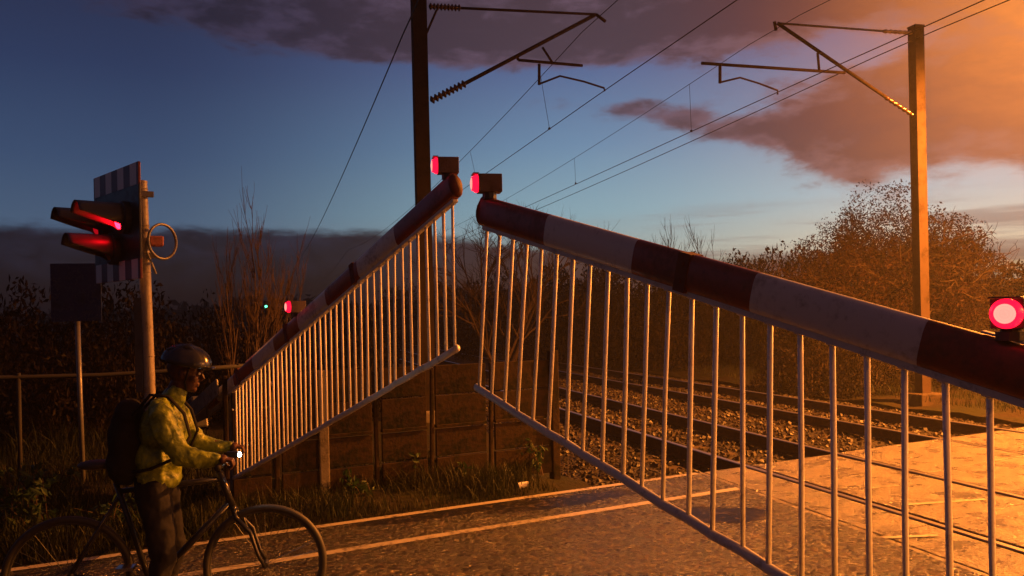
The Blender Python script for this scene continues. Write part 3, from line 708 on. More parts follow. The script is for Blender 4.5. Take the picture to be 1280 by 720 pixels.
# ------------------------------------------------------------------ panel fence along the path
fn = 8.12
def fpt(px): 
    a = onplane(px, 500, RN(0, fn), RN(10, fn)); return Vector((a.x, a.y, 0))
pf = empty('panel_fence', fpt(403), 0, label='low brown panel fence with concrete posts along the far side of the path', cat='fence'); pl = pf.location.copy()
fpx = [282, 344, 403, 470, 538, 612, 692]; ra = math.atan2(R.y, R.x)
fps = [fpt(p) for p in fpx]
for i, p in enumerate(fps):
    mb = MB(); hh = 1.26 if i < 6 else 1.34
    mb.box((0, 0, hh/2-.1), ((.10, .10) if i in (2, 6) else (.045, .036))+(hh+.2-(.08 if i not in (2, 6) else 0),), rotz(ra)); o = mb.build('post', m_concpost if i == 2 else m_timber, pf, bevel=.012); o.location = p-pl+Vector((0, 0, random.uniform(-.03, .03))); o.rotation_euler = (random.gauss(0, .012), random.gauss(0, .012), 0)
for a, b_ in zip(fps[:-1], fps[1:]):
    L = (b_-a).length-.105; c = (a+b_)/2-pl
    for j, (z0, z1, th) in enumerate(((.0, .30, .045), (.318, .60, .035), (.640, .95, .03), (.962, 1.27, .03))):
        mb = MB(); mb.box((0, 0, 0), (L, th, z1-z0)); o = mb.build('panel', m_timber, pf, bevel=.006)
        o.location = c+Vector((N.x*.0, 0, (z0+z1)/2-.03)); o.rotation_euler = (random.gauss(0, .014), random.gauss(0, .004), ra+random.gauss(0, .003))
    mb = MB(); mb.box((0, 0, 0), (L, .07, .03)); o = mb.build('rail', m_timber, pf, bevel=.004); o.location = c+Vector((0, 0, .60)); o.rotation_euler = (0, 0, ra)
m_mastd2 = mat('dull_tube', (.02, .017, .015), .8)
# tubular guard rail on the left
gr = empty('guard_rail', RN(-4.5, 10.3), 0, label='low tubular guard rail running behind the cyclist and the signal pole', cat='fence'); gl = gr.location.copy()
e0, e1 = 0, 0
for zz, rr in ((1.2, .024),):
    mb = MB(); mb.tube([RN(lerp(-14, 2.1, i/20), 10.3, zz+.02*math.sin(i*1.3))-gl for i in range(21)], rr, 10); mb.build('rail', m_mastd2, gr, smooth=True)
for i in range(8):
    mb = MB(); mb.tube([RN(-13.8+i*2.25, 10.3, -.2)-gl, RN(-13.8+i*2.25, 10.3, 1.24)-gl], .022, 10); mb.build('post', m_mastd2, gr, smooth=True)

# ------------------------------------------------------------------ vegetation
def leafmat(name, c1, c2, c3, tr=.35):
    def f(t, b):
        g = t.node('ShaderNodeNewGeometry').outputs['Random Per Island']; o = objco(t); n_ = t.noise(o, 1.6, 4)
        col = t.mix(t.smooth(n_, .38, .62), t.mix(g, c1, c2), t.mix(g, c2, c3)); t.put(b, 'Base Color', col)
        b.inputs['Roughness'].default_value = .55; b.inputs['Specular IOR Level'].default_value = .35
        tl = t.node('ShaderNodeBsdfTranslucent', i_Color=col); mx = t.node('ShaderNodeMixShader', i_0=tr, i_1=b.outputs[0], i_2=tl.outputs[0])
        t.l.new(mx.outputs[0], t.n['Material Output'].inputs[0])
    return mat(name, .1, build=f)
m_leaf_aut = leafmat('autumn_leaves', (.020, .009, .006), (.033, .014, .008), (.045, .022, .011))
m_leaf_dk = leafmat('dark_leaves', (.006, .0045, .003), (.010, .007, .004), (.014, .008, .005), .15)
m_leaf_gr = leafmat('green_leaves', (.012, .03, .008), (.022, .05, .014), (.03, .045, .014))
m_grass = leafmat('grass_blades', (.008, .013, .003), (.015, .020, .005), (.024, .020, .008), .3)
m_bark = mat('bark', .1, build=grime((.05, .034, .024), (.03, .02, .014), 9, .75, .9, .004))
m_twig = mat('pale_twigs', .2, build=grime((.075, .05, .035), (.045, .03, .02), 6, .7, .9))
def grow(mb, tips, p, d, L, r, depth, bend=.25, up=.0, nk=(3, 4), sp=.6, k=5, shr=.68):
    n_ = 4 if depth > 1 else 3; pts = [p.copy()]; rs = [r]; dd = d.copy()
    for i in range(n_):
        dd = (dd+Vector((random.gauss(0, bend), random.gauss(0, bend), random.gauss(0, bend)+up))*.5).normalized()
        pts.append(pts[-1]+dd*L/n_); rs.append(lerp(r, r*.5, (i+1)/n_))
    mb.tube(pts, rs, k if depth > 1 else 3, cap=False)
    if depth <= 0: tips.append((pts[-1], dd)); tips.append((pts[-2], dd)); return
    if depth == 1: tips.append((pts[-1], dd))
    for i in range(random.randint(*nk)):
        f = random.uniform(.35, 1.0); ii = min(int(f*n_), n_-1); q = pts[ii].lerp(pts[ii+1], f*n_-ii)
        side = dd.cross(Vector((random.gauss(0, 1), random.gauss(0, 1), random.gauss(0, 1)))).normalized()
        nd = (dd*(1-sp*.5)+side*sp*random.uniform(.6, 1.3)+Vector((0, 0, up*.6))).normalized()
        grow(mb, tips, q, nd, L*shr*random.uniform(.7, 1.15), r*.55, depth-1, bend, up, nk, sp, k, shr)
def leaves(mb_, tips, per, spread, smin, smax, droop=0.0):
    P0 = np.array([t[0][:] for t in tips]); n_ = len(P0)*per
    c = np.repeat(P0, per, 0)+rng.normal(0, spread, (n_, 3)); c[:, 2] -= np.abs(rng.normal(0, droop, n_)) if droop else 0
    leafquads(mb_, c, smin, smax)
def leafquads(mb_, c, smin, smax):
    n_ = len(c); s_ = rng.uniform(smin, smax, n_)[:, None]
    a = rng.normal(size=(n_, 3)); a /= np.linalg.norm(a, axis=1)[:, None]; b_ = rng.normal(size=(n_, 3)); b_ -= a*(a*b_).sum(1)[:, None]; b_ /= np.linalg.norm(b_, axis=1)[:, None]
    w_ = np.cross(a, b_)*.12*s_
    v = np.stack([c-a*s_, c+b_*s_*.42+w_, c+a*s_, c-b_*s_*.42+w_], 1).reshape(-1, 3)
    base = len(mb_.v); mb_.v += [tuple(q) for q in v.tolist()]
    mb_.f += [(base+4*i, base+4*i+1, base+4*i+2, base+4*i+3) for i in range(n_)]; mb_.mi += [0]*n_
def plant_root(name, loc, label, cat, group=None, rz=0, sc=1.0):
    r = empty(name, loc, rz, label=label, cat=cat, group=group); r.scale = (sc,)*3 if not isinstance(sc, tuple) else sc; return r
# the large leafy tree behind the right-hand mast
tpos = at(1108, 394, 25); tr = plant_root('leafy_tree', (tpos.x, tpos.y, -.15), 'broad rusty-leaved tree with a domed crown behind the right-hand mast', 'tree')
mb = MB(); tips = []
HT = at(1108, 236, 25).z+.15
for i in range(13):
    a = 2*PI*i/13+random.uniform(-.2, .2); o_ = random.uniform(.3, .95)
    grow(mb, tips, Vector((math.cos(a)*.25, math.sin(a)*.25, 0)), Vector((math.cos(a)*o_, math.sin(a)*o_, 1.15)).normalized(), HT*.52, .09, 4, .30, .06, (3, 4), .75, 5, .66)
tips = [t for t in tips]
def clampdome(q):    # keep the crown inside an uneven dome
    rx, rz_ = 3.35, HT-.1; k = math.sqrt((q.x/rx)**2+(q.y/rx)**2+(max(q.z, 0)/rz_)**2); return k
mb.build('trunk', m_bark, tr)
ml = MB(); keep = [t for t in tips if clampdome(t[0]) < 1.10+.22*nz(t[0].x, t[0].z, .9, t[0].y)]
leaves(ml, keep, 4, .10, .035, .075, .05)
# fill of finer foliage through the dome with holes
c = []
while len(c) < 70000:
    q = Vector((random.uniform(-3.7, 3.5), random.uniform(-3.3, 3.3), random.uniform(.15, HT+.2)))
    k = math.sqrt((q.x/3.35)**2+(q.y/3.1)**2+((q.z-.3)/(HT-.45))**2)+.20*mnoise.noise(q*.55)+.16*mnoise.noise(q*1.7)
    if k < 1.0 and k > .30 and mnoise.noise(q*1.5+Vector((5, 3, 1))) > -.30: c.append(q[:])
leafquads(ml, np.array(c), .024, .055)
ml.build('crown', m_leaf_aut, tr)
# bare trees
def bare(name, px, d, ytop, label, group=None, stems=6, depth=3, up=.22, sp=.4, tilt=.25, rad=.035, seed=1, m_=None, leafy=0):
    random.seed(seed); g = at(px, 394, d); H = at(px, ytop, d).z+.15
    r = plant_root(name, (g.x, g.y, -.12), label, 'tree', group); mb = MB(); tips = []
    for i in range(stems):
        a = 2*PI*i/stems+random.uniform(-.4, .4)
        grow(mb, tips, Vector((math.cos(a)*.12, math.sin(a)*.12, 0)), Vector((math.cos(a)*tilt, math.sin(a)*tilt, 1)).normalized(), H*random.uniform(.45, .56), rad, depth, .14, up, (3, 5), sp, 5, .60)
    mb.build('branches' if stems > 1 else 'trunk', m_ or m_twig, r)
    if leafy:
        ml = MB(); leaves(ml, tips[::2], leafy, .06, .02, .04); ml.build('crown', m_leaf_aut, r)
    return r
bare('bare_shrub', 300, 11.5, 232, 'tall bare shrub of upright pale twigs between the signal and the far barrier', 'bare trees and shrubs', 5, 3, .34, .28, .13, .02, 3)
bare('bare_shrub', 350, 12.5, 262, 'smaller bare shrub of thin twigs just above the red lamp on the far boom', 'bare trees and shrubs', 3, 3, .34, .26, .10, .016, 4)
bare('bare_tree', 626, 24, 238, 'bare round-topped tree seen in the gap between the two boom tips', 'bare trees and shrubs', 6, 4, .12, .6, .42, .05, 5, m_bark)
bare('bare_tree', 826, 44, 284, 'left one of two thin bare treetops rising above the near boom', 'bare trees and shrubs', 3, 3, .3, .4, .25, .06, 6, m_bark)
bare('bare_tree', 858, 46, 284, 'right one of two thin bare treetops rising above the near boom', 'bare trees and shrubs', 3, 3, .3, .4, .25, .06, 8, m_bark)
bare('bare_tree', 1228, 40, 292, 'thin bare tree just right of the broad rusty tree', 'bare trees and shrubs', 3, 3, .3, .4, .25, .05, 9, m_bark)
random.seed(21)
# scrub bushes
protos = []
def bush_mesh(k):
    ml = MB(); c = []
    while len(c) < 9000:
        q = Vector((random.uniform(-1.3, 1.3), random.uniform(-1.2, 1.2), random.uniform(0, 1.25)))
        kk = math.sqrt((q.x/1.15)**2+(q.y/1.05)**2+(q.z/1.05)**2)+.42*mnoise.noise(q*1.5+Vector((k*7, 0, 0)))+.22*mnoise.noise(q*4)
        if .35 < kk < 1.0 and mnoise.noise(q*3.1+Vector((0, k*3, 0))) > -.18: c.append(q[:])
    leafquads(ml, np.array(c), .018, .042)
    mb = MB(); tips = []
    for i in range(9):
        a = 2*PI*i/9; grow(mb, tips, Vector((.1*math.cos(a), .1*math.sin(a), 0)), Vector((math.cos(a)*.7, math.sin(a)*.7, 1)).normalized(), .50, .022, 3, .2, .1, (3, 3), .5, 4, .62)
    return ml, mb
bl = []
def bush(px, d, ytop, wd, label, kind, green=False):
    g = at(px, 394, d); H = at(px, ytop, d).z+.25
    r = plant_root('scrub_bush', (g.x, g.y, -.2), label, 'bush', 'scrub bushes along the railway', random.uniform(0, 6), (wd/2.3, wd/2.3, H/1.12))
    if kind not in bl:
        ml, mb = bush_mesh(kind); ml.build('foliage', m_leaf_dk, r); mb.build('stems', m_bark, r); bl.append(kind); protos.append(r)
    else:
        for ch in protos[bl.index(kind)].children: o = ch.copy(); COL.objects.link(o); o.parent = r
spec = [
 (-40, 12, 352, 3.2, 'dark bush at the left edge of the picture'), (60, 13, 372, 3.0, 'dark bush behind the blue sign plate'),
 (150, 14, 360, 3.2, 'dark bush directly behind the signal board'), (225, 15, 384, 2.6, 'dark bush behind the cyclist helmet'),
 (290, 15.5, 404, 2.4, 'low dark bush at the foot of the tall bare shrub'), (370, 14.5, 408, 2.2, 'low dark bush behind the middle of the far skirt'),
 (440, 15, 400, 2.2, 'dark bush just left of the left mast foot'), (418, 34, 380, 6.0, 'distant dark bush seen through the far skirt, left of the tracks'),
 (372, 48, 386, 7.0, 'most distant dark bush left of the tracks'),
 (640, 38, 344, 5.5, 'dark bush right of the tracks between the two barriers'), (700, 34, 338, 5.0, 'dark bush under the first white band of the near boom'),
 (770, 32, 332, 5.0, 'dark bush under the second red band of the near boom'), (845, 30, 330, 5.0, 'dark bush below the two thin bare treetops'),
 (925, 29, 332, 4.6, 'dark bush under the second white band of the near boom'), (985, 27, 318, 4.0, 'bush touching the left flank of the broad rusty tree'),
 (585, 52, 352, 7.5, 'far bush filling the gap between the two boom tips'), (525, 60, 356, 8.0, 'far bush directly behind the left mast'),
 (1215, 27, 322, 4.6, 'bush touching the right flank of the broad rusty tree'), (1300, 26, 330, 4.4, 'bush at the right edge behind the near lamp'),
 (740, 55, 330, 8.0, 'far bush behind the near boom, left of the thin treetops'), (900, 60, 322, 9.0, 'far bush on the skyline left of the rusty tree'),
 (1010, 19.5, 402, 2.8, 'low scrub between the tracks and the rusty tree, left of the mast'), (1085, 19.5, 410, 2.4, 'low scrub just left of the right mast foot'), (1235, 19.0, 405, 2.6, 'low scrub behind the near boom, right of the mast'),
]
for i, (px, d, yt, wd, lab) in enumerate(spec): bush(px, d, yt, wd, lab, i % 4)
# far tree belt that reads as one mass
random.seed(5)
ml = MB(); c = []
for a in np.linspace(-1.1, 1.2, 220):
    dd = 95+12*math.sin(a*7); hh = 4.2+1.6*nz(a*9, 1, 1.0)+.8*nz(a*40, 3, 1)
    if a < -.1: hh *= .72
    for i in range(110): c.append((math.sin(a+random.uniform(-.006, .006))*dd+random.gauss(0, .6), math.cos(a)*dd+random.gauss(0, 2), random.uniform(-.3, max(.5, hh+random.gauss(0, .35)))))
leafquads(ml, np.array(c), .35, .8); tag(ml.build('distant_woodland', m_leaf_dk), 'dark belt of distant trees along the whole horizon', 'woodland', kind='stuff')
# grass
def grass(name, n_, fpos, h0, h1, label, m_=m_grass):
    mb = MB(); vs = []; fs = []
    for i in range(n_):
        r_ = fpos()
        if r_ is None: continue
        x_, y_, z_, hs = r_; h = random.uniform(h0, h1)*hs; a = random.uniform(0, 2*PI); w_ = random.uniform(.003, .006)*(1+h); lx, ly = random.gauss(0, .35)*h, random.gauss(0, .35)*h
        cx_, cy_ = math.cos(a)*w_, math.sin(a)*w_; b = len(vs)
        vs += [(x_-cx_, y_-cy_, z_), (x_+cx_, y_+cy_, z_), (x_+cx_*.7+lx*.4, y_+cy_*.7+ly*.4, z_+h*.6), (x_-cx_*.7+lx*.4, y_-cy_*.7+ly*.4, z_+h*.6), (x_+lx, y_+ly, z_+h)]
        fs += [(b, b+1, b+2, b+3), (b+3, b+2, b+4)]
    mb.add(vs, fs); tag(mb.build(name, m_), label, 'grass', kind='stuff')
def gp1():
    n_ = random.uniform(7.10, 8.9); a = random.uniform(-9, 4.4); p = RN(a, n_); m_ = p.xy.dot(M)
    if m_ > 3.1: return None
    d = nz(p.x, p.y, 1.3)+.25; edge = min(1, (n_-7.08)/.35)
    if random.random() > .35+d: return None
    return (p.x, p.y, -.03+.02, (.25+.75*edge)*(.6+max(0, d)))
grass('grass', 42000, gp1, .08, .30, 'tufty green grass between the path and the panel fence')
def gp2():
    p = RN(random.uniform(-12, 2), random.uniform(8.9, 14)); m_ = p.xy.dot(M)
    if m_ > 2.9: return None
    return (p.x, p.y, 0.0, .8+nz(p.x, p.y, .9))
grass('grass', 22000, gp2, .12, .45, 'rough dark grass behind the fence and around the signal')
def gp3():
    p = NM(NHI, random.uniform(12.0, 22)); t = 14*random.random()**1.3; x_, y_ = p.x+TD.x*t, p.y+TD.y*t
    if nz(x_, y_, .9)+.2 < random.uniform(-.3, .5): return None
    return (x_, y_, -.08, .8)
grass('grass', 22000, gp3, .06, .28, 'short orange-lit grass around the foot of the right mast')
def weed(px, py, H, nst, label, sp=.14, ls=(.03, .055)):
    g = ground(px, py, 0); r = plant_root('weed', (g.x, g.y, -.02), label, 'plant', 'weeds on the verge'); mb = MB(); c = []
    for i in range(nst):
        a = random.uniform(0, 2*PI); q = Vector((math.cos(a)*sp*random.random(), math.sin(a)*sp*random.random(), 0)); h = H*random.uniform(.6, 1); ln = Vector((random.gauss(0, .12), random.gauss(0, .12), 0))
        pts = [q, q+ln*.3+Vector((0, 0, h*.5)), q+ln+Vector((0, 0, h))]; mb.tube(pts, [.005, .004, .002], 4)
        for j in range(16): f = random.uniform(.15, 1); b_ = pts[0].lerp(pts[2], f); c.append((b_.x+random.gauss(0, .035), b_.y+random.gauss(0, .035), b_.z))
    mb.build('stems', m_twig, r); ml = MB(); leafquads(ml, np.array(c), *ls); ml.build('leaves', m_leaf_gr, r)
weed(516, 603, .52, 7, 'tall leafy green weed in front of the panel fence')
weed(572, 601, .26, 6, 'small leafy weed right of the tallest one by the panel fence')
weed(677, 592, .5, 5, 'thin weed beside the dark end post of the panel fence', .06)
weed(18, 676, .62, 16, 'bright green leafy weed at the lower left corner', .30, (.035, .07))
weed(62, 640, .5, 12, 'leafy weed right of the lower left corner, behind the rear wheel', .28, (.03, .06))
weed(150, 660, .4, 8, 'leafy weed seen through the rear wheel of the bicycle', .2)
weed(455, 620, .3, 6, 'low weed left of the middle of the panel fence', .2)
g = ground(648, 611); mb = MB(); mb.tube([(0, 0, 0), (.10, .03, .01)], [.032, .028], 12); o = mb.build('drink_can', m_alu); o.location = (g.x, g.y, .03); tag(o, 'pale crushed drink can lying in the grass by the path', 'litter')

# ------------------------------------------------------------------ distant railway signal
def farsignal(px, py, d, col, st, label, rad=.11, H=None):
    p = at(px, py, d); r = empty('railway_signal', (p.x, p.y, -.2), 0, label=label, cat='railway signal', group='distant railway lights')
    mb = MB(); mb.tube([(0, .12, 0), (0, .12, p.z+.6)], .06, 8); mb.build('post', m_mast, r)
    mb = MB(); mb.box((0, 0, p.z+.2), (.4, .16, .9)); mb.build('signal_head', m_black, r, bevel=.03)
    mb = MB(); mb.lathe([(rad, 0), (rad*.7, .04), (.005, .05)], 16, Matrix.Rotation(PI/2, 3, 'X')); o = mb.build('lens', emit('far_lens', col, st), r, smooth=True); o.location = (0, -.085, p.z+.2)
farsignal(333, 383, 66, (.10, 1, .45), 6, 'distant railway signal showing a green light left of the far boom lamp', .10)
farsignal(320, 391, 80, (1, .75, .55), 4, 'distant railway signal showing a faint pale light beside the green one', .07)

# ------------------------------------------------------------------ bicycle
HB = math.radians(11)      # heading of the bicycle measured from +X
bpos = at(205, 394, 4.74)
bk = empty('bicycle', (bpos.x, bpos.y, 0), HB, label='black bicycle held by the waiting cyclist, white lamp on its handlebar', cat='bicycle')
m_frame = mat('bike_frame', (.02, .02, .024), .3, .3); m_rim = mat('rim', (.10, .10, .10), .35, .8); m_chrome = mat('chrome', (.5, .5, .5), .2, 1.0)
RX = Matrix.Rotation(PI/2, 3, 'X')
WR = .345; rear = Vector((-.525, 0, WR)); front = Vector((.525, 0, WR)); bb_ = Vector((-.10, 0, .28)); st_ = Vector((-.27, 0, .86)); ht = Vector((.290, 0, .85)); hb_ = Vector((.335, 0, .71))
for nm, c in (('rear', rear), ('front', front)):
    mb = MB(); mb.lathe([(.018, -.035), (.018, .035)], 12, RX)
    for i in range(32):
        a = 2*PI*i/32; s_ = 1 if i % 2 else -1; b_ = a+(.35 if (i//2) % 2 else -.35)
        mb.tube([(math.cos(b_)*.02, s_*.028, math.sin(b_)*.02), (math.cos(a)*(WR-.035), 0, math.sin(a)*(WR-.035))], .0013, 4)
    w_ = mb.build('wheel', m_rim, bk); w_.location = c
    t_ = MB(); t_.torus((0, 0, 0), WR-.020, .020, RX, 72, 12); t_.build('tyre', m_rubber, w_, smooth=True)
    r_ = MB(); r_.lathe([(WR-.034, -.010), (WR-.034, .010), (WR-.046, .006), (WR-.046, -.006), (WR-.034, -.010)], 64, RX, cap=False); r_.build('rim', m_rim, w_, smooth=True)
mb = MB()
mb.tube([bb_, st_], .016, 12); mb.tube([bb_, hb_], .019, 12); mb.tube([st_+Vector((.02, 0, -.05)), ht], .016, 12); mb.tube([hb_+Vector((.012, 0, -.02)), ht+Vector((-.01, 0, .04))], .021, 12)
for s_ in (-1, 1): mb.tube([bb_, rear+Vector((0, s_*.06, 0))], .010, 8); mb.tube([st_+Vector((.02, 0, -.07)), rear+Vector((0, s_*.06, 0))], .009, 8)
mb.tube([bb_-Vector((0, .04, 0)), bb_+Vector((0, .04, 0))], .024, 12)
mb.build('frame', m_frame, bk, smooth=True)
mb = MB()
mb.tube([hb_+Vector((.012, 0, -.02)), hb_+Vector((.024, 0, -.05))], .02, 10); mb.tube([hb_+Vector((.028, -.05, -.05)), hb_+Vector((.028, .05, -.05))], .014, 10)
for s_ in (-1, 1): mb.tube([hb_+Vector((.026, s_*.03, -.045)), hb_+Vector((.035, s_*.050, -.075)), front+Vector((-.075, s_*.056, .20)), front+Vector((-.035, s_*.058, .07)), front+Vector((0, s_*.058, 0))], [.012, .014, .012, .010, .009], 10)
mb.build('fork', m_frame, bk, smooth=True)
mb = MB(); mb.tube([ht+Vector((-.01, 0, .02)), ht+Vector((-.02, 0, .10)), Vector((.345, 0, .97))], .016, 10)
mb.build('stem', m_frame, bk, smooth=True)
mb = MB(); mb.tube([(.315, -.30, .96), (.34, -.18, .97), (.345, 0, .97), (.34, .18, .97), (.315, .30, .96)], .0125, 10); hbar = mb.build('handlebar', m_frame, bk, smooth=True)
for s_ in (-1, 1): mb = MB(); mb.tube([(.33, s_*.20, .969), (.315, s_*.305, .960)], .017, 10); mb.build('grip', m_rubber, hbar, smooth=True)
mb = MB(); mb.tube([st_, (-.29, 0, .95)], .013, 10); mb.build('seat_post', m_chrome, bk, smooth=True)
mb = MB(); mb.ell((-.37, 0, .965), (.10, .075, .028)); mb.ell((-.25, 0, .968), (.13, .03, .022)); mb.build('saddle', m_rubber, bk, smooth=True)
mb = MB(); mb.lathe([(.09, -.003), (.09, .003)], 36, RX); 
for s_ in (-1, 1): mb.tube([(0, s_*.0, 0), (0, s_*.07, 0), (s_*.10, s_*.07, -.13*s_)], .009, 8); mb.box((s_*.10, s_*.11, -.13*s_), (.09, .08, .018))
o = mb.build('crank', m_chrome, bk); o.location = bb_
lt = MB(); lt.box((.365, -.07, .995), (.07, .035, .035)); l0 = lt.build('front_lamp', m_black, bk, bevel=.008)
m_wlamp = emit('white_lamp', (1, .88, .74), 40); ln = MB(); ln.ell((.402, -.075, .995), (.012, .017, .014), k=16, h=8); ln.build('lens', m_wlamp, l0, smooth=True)
wl = bpy.data.lights.new('bike_lamp_light', 'SPOT'); wl.energy = 1.6; wl.color = (1, .88, .74); wl.spot_size = 2.6; wl.spot_blend = .8; wl.shadow_soft_size = .015
o = bpy.data.objects.new('bike_lamp_light', wl); link(o, bk); o.location = (.425, -.075, .995); o.rotation_euler = Vector((1, -.2, -.35)).to_track_quat('-Z', 'Y').to_euler()

# ------------------------------------------------------------------ the cyclist
pr = empty('person', (bpos.x, bpos.y, -.0), HB, label='person in yellow jacket, helmet and black rucksack standing astride a bicycle', cat='person')
def cap(mb, pts, rs, k=16, flat=1.0, up=None):
    pts = [Vector(p) for p in pts]; mb.tube(pts, rs, k, flat=flat, up=up)
    for p, r in ((pts[0], rs[0]), (pts[-1], rs[-1])): mb.ell(p, (r*.99,)*3, k=12, h=8)
def remesh(o, vox, smooth_it=3, disp=None):
    r = o.modifiers.new('remesh', 'REMESH'); r.mode = 'VOXEL'; r.voxel_size = vox; r.use_smooth_shade = True
    s_ = o.modifiers.new('smooth', 'SMOOTH'); s_.iterations = smooth_it; s_.factor = .5
    if disp:
        tx = bpy.data.textures.new('folds', 'CLOUDS'); tx.noise_scale = disp[1]; tx.noise_depth = 3
        d = o.modifiers.new('folds', 'DISPLACE'); d.texture = tx; d.strength = disp[0]; d.mid_level = .5
pr.scale = (.955, .955, .955)
m_skin = mat('skin', (.07, .032, .022), .5)
pel = Vector((-.07, 0, .86)); sh = Vector((.01, 0, 1.335)); hd_ = Vector((.115, 0, 1.535))
mb = MB()
mb.ell((-.06, 0, .92), (.10, .14, .10)); mb.ell((-.04, 0, 1.05), (.09, .125, .12)); mb.ell((-.01, 0, 1.22), (.105, .15, .15)); cap(mb, [(.0, -.14, 1.33), (.0, .14, 1.33)], [.05, .05])
cap(mb, [(.02, 0, 1.34), (.06, 0, 1.43), (.085, 0, 1.47)], [.06, .052, .055])
tl = Matrix.Rotation(.22, 3, 'Y')
def H_(x_, y_, z_): return hd_+tl@Vector((x_, y_, z_))
mb.ell(H_(-.012, 0, .02), (.098, .076, .098), tl); mb.ell(H_(.025, 0, -.045), (.062, .058, .070), tl); mb.ell(H_(.060, 0, -.090), (.024, .028, .022), tl)
mb.tube([H_(.083, 0, .015), H_(.104, 0, -.020), H_(.088, 0, -.034)], [.009, .014, .011], 10); mb.ell(H_(.085, 0, .028), (.014, .05, .012), tl)
mb.ell(H_(.083, 0, -.057), (.010, .024, .006), tl); mb.ell(H_(.081, 0, -.068), (.010, .021, .007), tl)
for s_ in (-1, 1):
    mb.ell(H_(-.005, s_*.078, -.01), (.018, .008, .030), tl); mb.ell(H_(.074, s_*.031, .006), (.011, .014, .011), tl); mb.ell(H_(.055, s_*.045, -.03), (.025, .02, .02), tl)
    # arm inside the sleeve, hand closed on the grip
    S0 = Vector((.01, s_*.17, 1.32)); E0 = Vector((.13, s_*.245, 1.08)); W0 = Vector((.325, s_*.245, 1.045)); G0 = Vector((.378, s_*.245, 1.015))
    cap(mb, [S0, E0], [.048, .036]); cap(mb, [E0, W0], [.036, .024])
    K = [G0+Vector((-.005, s_*(-.034+.023*i), .030)) for i in range(4)]
    cap(mb, [W0, (K[1]+K[2])/2+Vector((-.02, 0, 0))], [.024, .026]); cap(mb, [K[0]+Vector((-.02, 0, -.003)), K[3]+Vector((-.02, 0, -.003))], [.018, .018])
    for i, kk in enumerate(K):
        lf = (.9, 1.0, .95, .78)[3-i if s_ > 0 else 3-i]
        r1_ = .0088*(.92+.1*lf)
        g = Vector((G0.x, kk.y, G0.z))
        pp = [kk+Vector((-.012, 0, .0)), g+Vector((.024, 0, .022)), g+Vector((.031, 0, -.006)), g+Vector((.012, 0, -.028*lf))]
        cap(mb, pp, [r1_*1.08, r1_, r1_*.95, r1_*.82], 8)
    th = [W0+Vector((.018, -s_*.018, -.008)), G0+Vector((-.022, -s_*.040, .002)), G0+Vector((-.004, -s_*.044, -.024)), G0+Vector((.016, -s_*.036, -.027))]
    cap(mb, th, [.013, .0115, .010, .0085], 8)
    # legs
    hp = Vector((-.06, s_*.09, .88)); kn = Vector((.0, s_*.14, .48)); an = Vector((-.07, s_*.17, .09))
    cap(mb, [hp, kn], [.082, .052]); cap(mb, [kn, an], [.050, .034]); cap(mb, [an+Vector((-.02, 0, -.045)), an+Vector((.13, s_*.02, -.055))], [.030, .026])
body = mb.build('body', m_skin, pr, smooth=True); remesh(body, .0045, 2)
# eyes
for s_ in (-1, 1):
    e = MB(); e.ell(H_(.081, s_*.031, .006), (.008, .010, .009), tl, 12, 8); e.build('eye', mat('eye_white', (.6, .6, .58), .2), pr, smooth=True)
# jacket
def jackm(t, b):
    o = objco(t); n_ = t.noise(o, 14, 5, .6); z_ = t.node('ShaderNodeSeparateXYZ', i_0=o).outputs[2]
    t.put(b, 'Base Color', t.mix(t.smooth(n_, .35, .7), (.24, .29, .015), (.09, .13, .012)))
    b.inputs['Roughness'].default_value = .42; bump(t, b, t.noise(o, 9, 6, .6, .6), .02)
m_jack = mat('hi_vis_jacket', .5, build=jackm)
mb = MB()
mb.ell((-.05, 0, .93), (.135, .175, .10)); mb.ell((-.045, 0, 1.03), (.135, .168, .15)); mb.ell((-.01, 0, 1.20), (.140, .185, .16)); cap(mb, [(.0, -.155, 1.325), (.0, .155, 1.325)], [.072, .072]); cap(mb, [(.02, 0, 1.34), (.055, 0, 1.415)], [.075, .062])
for s_ in (-1, 1):
    S0 = Vector((.01, s_*.175, 1.315)); E0 = Vector((.13, s_*.25, 1.08)); W0 = Vector((.315, s_*.246, 1.045))
    cap(mb, [S0, (S0+E0)/2+Vector((-.02, s_*.01, 0)), E0], [.074, .070, .060]); cap(mb, [E0, (E0+W0)/2+Vector((0, 0, -.012)), W0], [.060, .052, .037])
jk = mb.build('jacket', m_jack, pr, smooth=True); remesh(jk, .0085, 2, (.040, .085))
mb = MB()
for s_ in (-1, 1): mb.torus((-.052, 0, .985), .001, .001, None, 4, 3) if 0 else None
m_trous = mat('dark_trousers', (.014, .014, .020), .8)
mb = MB(); mb.ell((-.065, 0, .90), (.118, .155, .11))
for s_ in (-1, 1):
    hp = Vector((-.06, s_*.09, .87)); kn = Vector((.0, s_*.14, .48)); an = Vector((-.07, s_*.17, .12)); cap(mb, [hp, kn], [.100, .070]); cap(mb, [kn, an], [.068, .054])
tg = mb.build('trousers', m_trous, pr, smooth=True); remesh(tg, .010, 2, (.036, .10))
for s_ in (-1, 1):
    mb = MB(); an = Vector((-.07, s_*.17, .06)); mb.ell(an+Vector((.05, s_*.01, -.005)), (.135, .05, .05)); mb.ell(an+Vector((-.02, 0, .03)), (.06, .045, .06)); o = mb.build('shoe', m_rubber, pr, smooth=True); remesh(o, .007, 2)
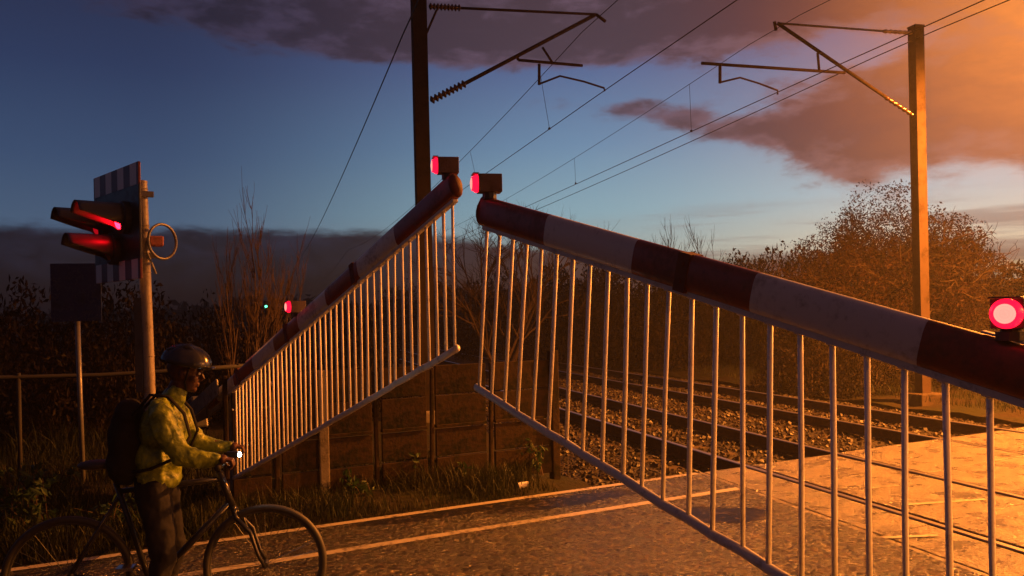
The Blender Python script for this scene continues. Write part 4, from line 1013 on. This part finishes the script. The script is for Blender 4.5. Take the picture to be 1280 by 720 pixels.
# helmet
hm = MB(); vs = []; k = 32; rows = 9
hc = H_(-.012, 0, .038)
for i in range(rows+1):
    ph = (i/rows)*PI*.5; 
    for j in range(k):
        a = 2*PI*j/k; flare = 1+.06*math.cos(a)*(1 if math.cos(a) > 0 else .4)
        rib = 1+.035*math.cos(5*math.sin(a)*3)*math.sin(ph*2)
        q = Vector((.128*math.cos(ph)*math.cos(a)*flare, .099*math.cos(ph)*math.sin(a), .108*math.sin(ph)))*rib
        vs.append(hc+tl@q)
fs = [(i*k+j, i*k+(j+1) % k, (i+1)*k+(j+1) % k, (i+1)*k+j) for i in range(rows) for j in range(k)]
hm.add(vs, fs); he = hm.build('helmet', mat('helmet_shell', (.02, .02, .024), .22), pr, smooth=True); so = he.modifiers.new('s', 'SOLIDIFY'); so.thickness = .018; so.offset = 1
for s_ in (-1, 0, 1):
    v_ = MB(); v_.tube([hc+tl@Vector((.115, s_*.05, .055)), hc+tl@Vector((.0, s_*.060, .118)), hc+tl@Vector((-.11, s_*.045, .075))], [.006, .014, .006], 8, flat=.5); v_.build('vent_ridge', mat('helmet_ridge', (.05, .05, .055), .3), he, smooth=True)
lp = MB(); lp.torus(hc+tl@Vector((-.005, 0, .155)), .019, .004, Matrix.Rotation(PI/2+.3, 3, 'X')@Matrix.Scale(.8, 3), 24, 8); lp.build('helmet_loop', m_ring, he, smooth=True)
vz = MB(); vz.box(hc+tl@Vector((.143, 0, .012)), (.05, .13, .008), tl); vz.build('helmet_peak', m_black, he, bevel=.003)
for s_ in (-1, 1):
    stp = MB(); stp.tube([H_(.03, s_*.090, .045), H_(.02, s_*.080, -.05), H_(.03, s_*.03, -.105)], .006, 6); stp.build('helmet_strap', m_fabric_blk, he, smooth=True)
# rucksack and its straps
rk = MB(); rk.ell((-.215, 0, 1.14), (.105, .155, .22)); rk.ell((-.22, 0, 1.02), (.11, .16, .14)); rk.ell((-.20, 0, 1.30), (.08, .13, .09)); ro = rk.build('rucksack', m_fabric_blk, pr, smooth=True); remesh(ro, .009, 4, (.02, .06))
for s_ in (-1, 1):
    mb = MB(); mb.tube([(-.16, s_*.10, 1.30), (-.06, s_*.115, 1.415), (.04, s_*.115, 1.402), (.122, s_*.115, 1.30), (.155, s_*.125, 1.17), (.10, s_*.165, 1.06), (-.05, s_*.195, 1.0), (-.15, s_*.15, .98)], .021, 10, flat=.42, up=(0, 1, 0)); mb.build('rucksack_strap', m_fabric_blk, ro, smooth=True)
# haze volume added to spread orange lamp glare over the view
mh = bpy.data.materials.new('glare_haze'); mh.use_nodes = True; t = NT(mh.node_tree); t.n.clear()
pv = t.node('ShaderNodeVolumePrincipled'); pv.inputs['Density'].default_value = HZ; pv.inputs['Color'].default_value = (.9, .88, .86, 1); pv.inputs['Anisotropy'].default_value = .55
t.node('ShaderNodeOutputMaterial', i_Volume=pv.outputs[0])
mb = MB(); mb.box((0, 50, 8.6), (260, 200, 20)); o = mb.build('haze', mh); tag(o, 'added thin haze through the whole scene, spreading an orange veil around the lamps', 'haze', kind='stuff')
for nm, sv in (('mast_steel', .05), ('dark_mast', .05), ('stained_panel', .08), ('earth', .1), ('ballast', .15), ('stone', .25), ('bark', .05), ('pale_twigs', .1), ('dark_trousers', .1), ('black_fabric', .1), ('sleeper', .1), ('hi_vis_jacket', .35), ('rusty_rail', .1), ('wire', .1), ('skin', .2), ('autumn_leaves', .15), ('dark_leaves', .08), ('green_leaves', .25), ('grass_blades', .15), ('concrete', .15)):
    bpy.data.materials[nm].node_tree.nodes['Principled BSDF'].inputs['Specular IOR Level'].default_value = sv
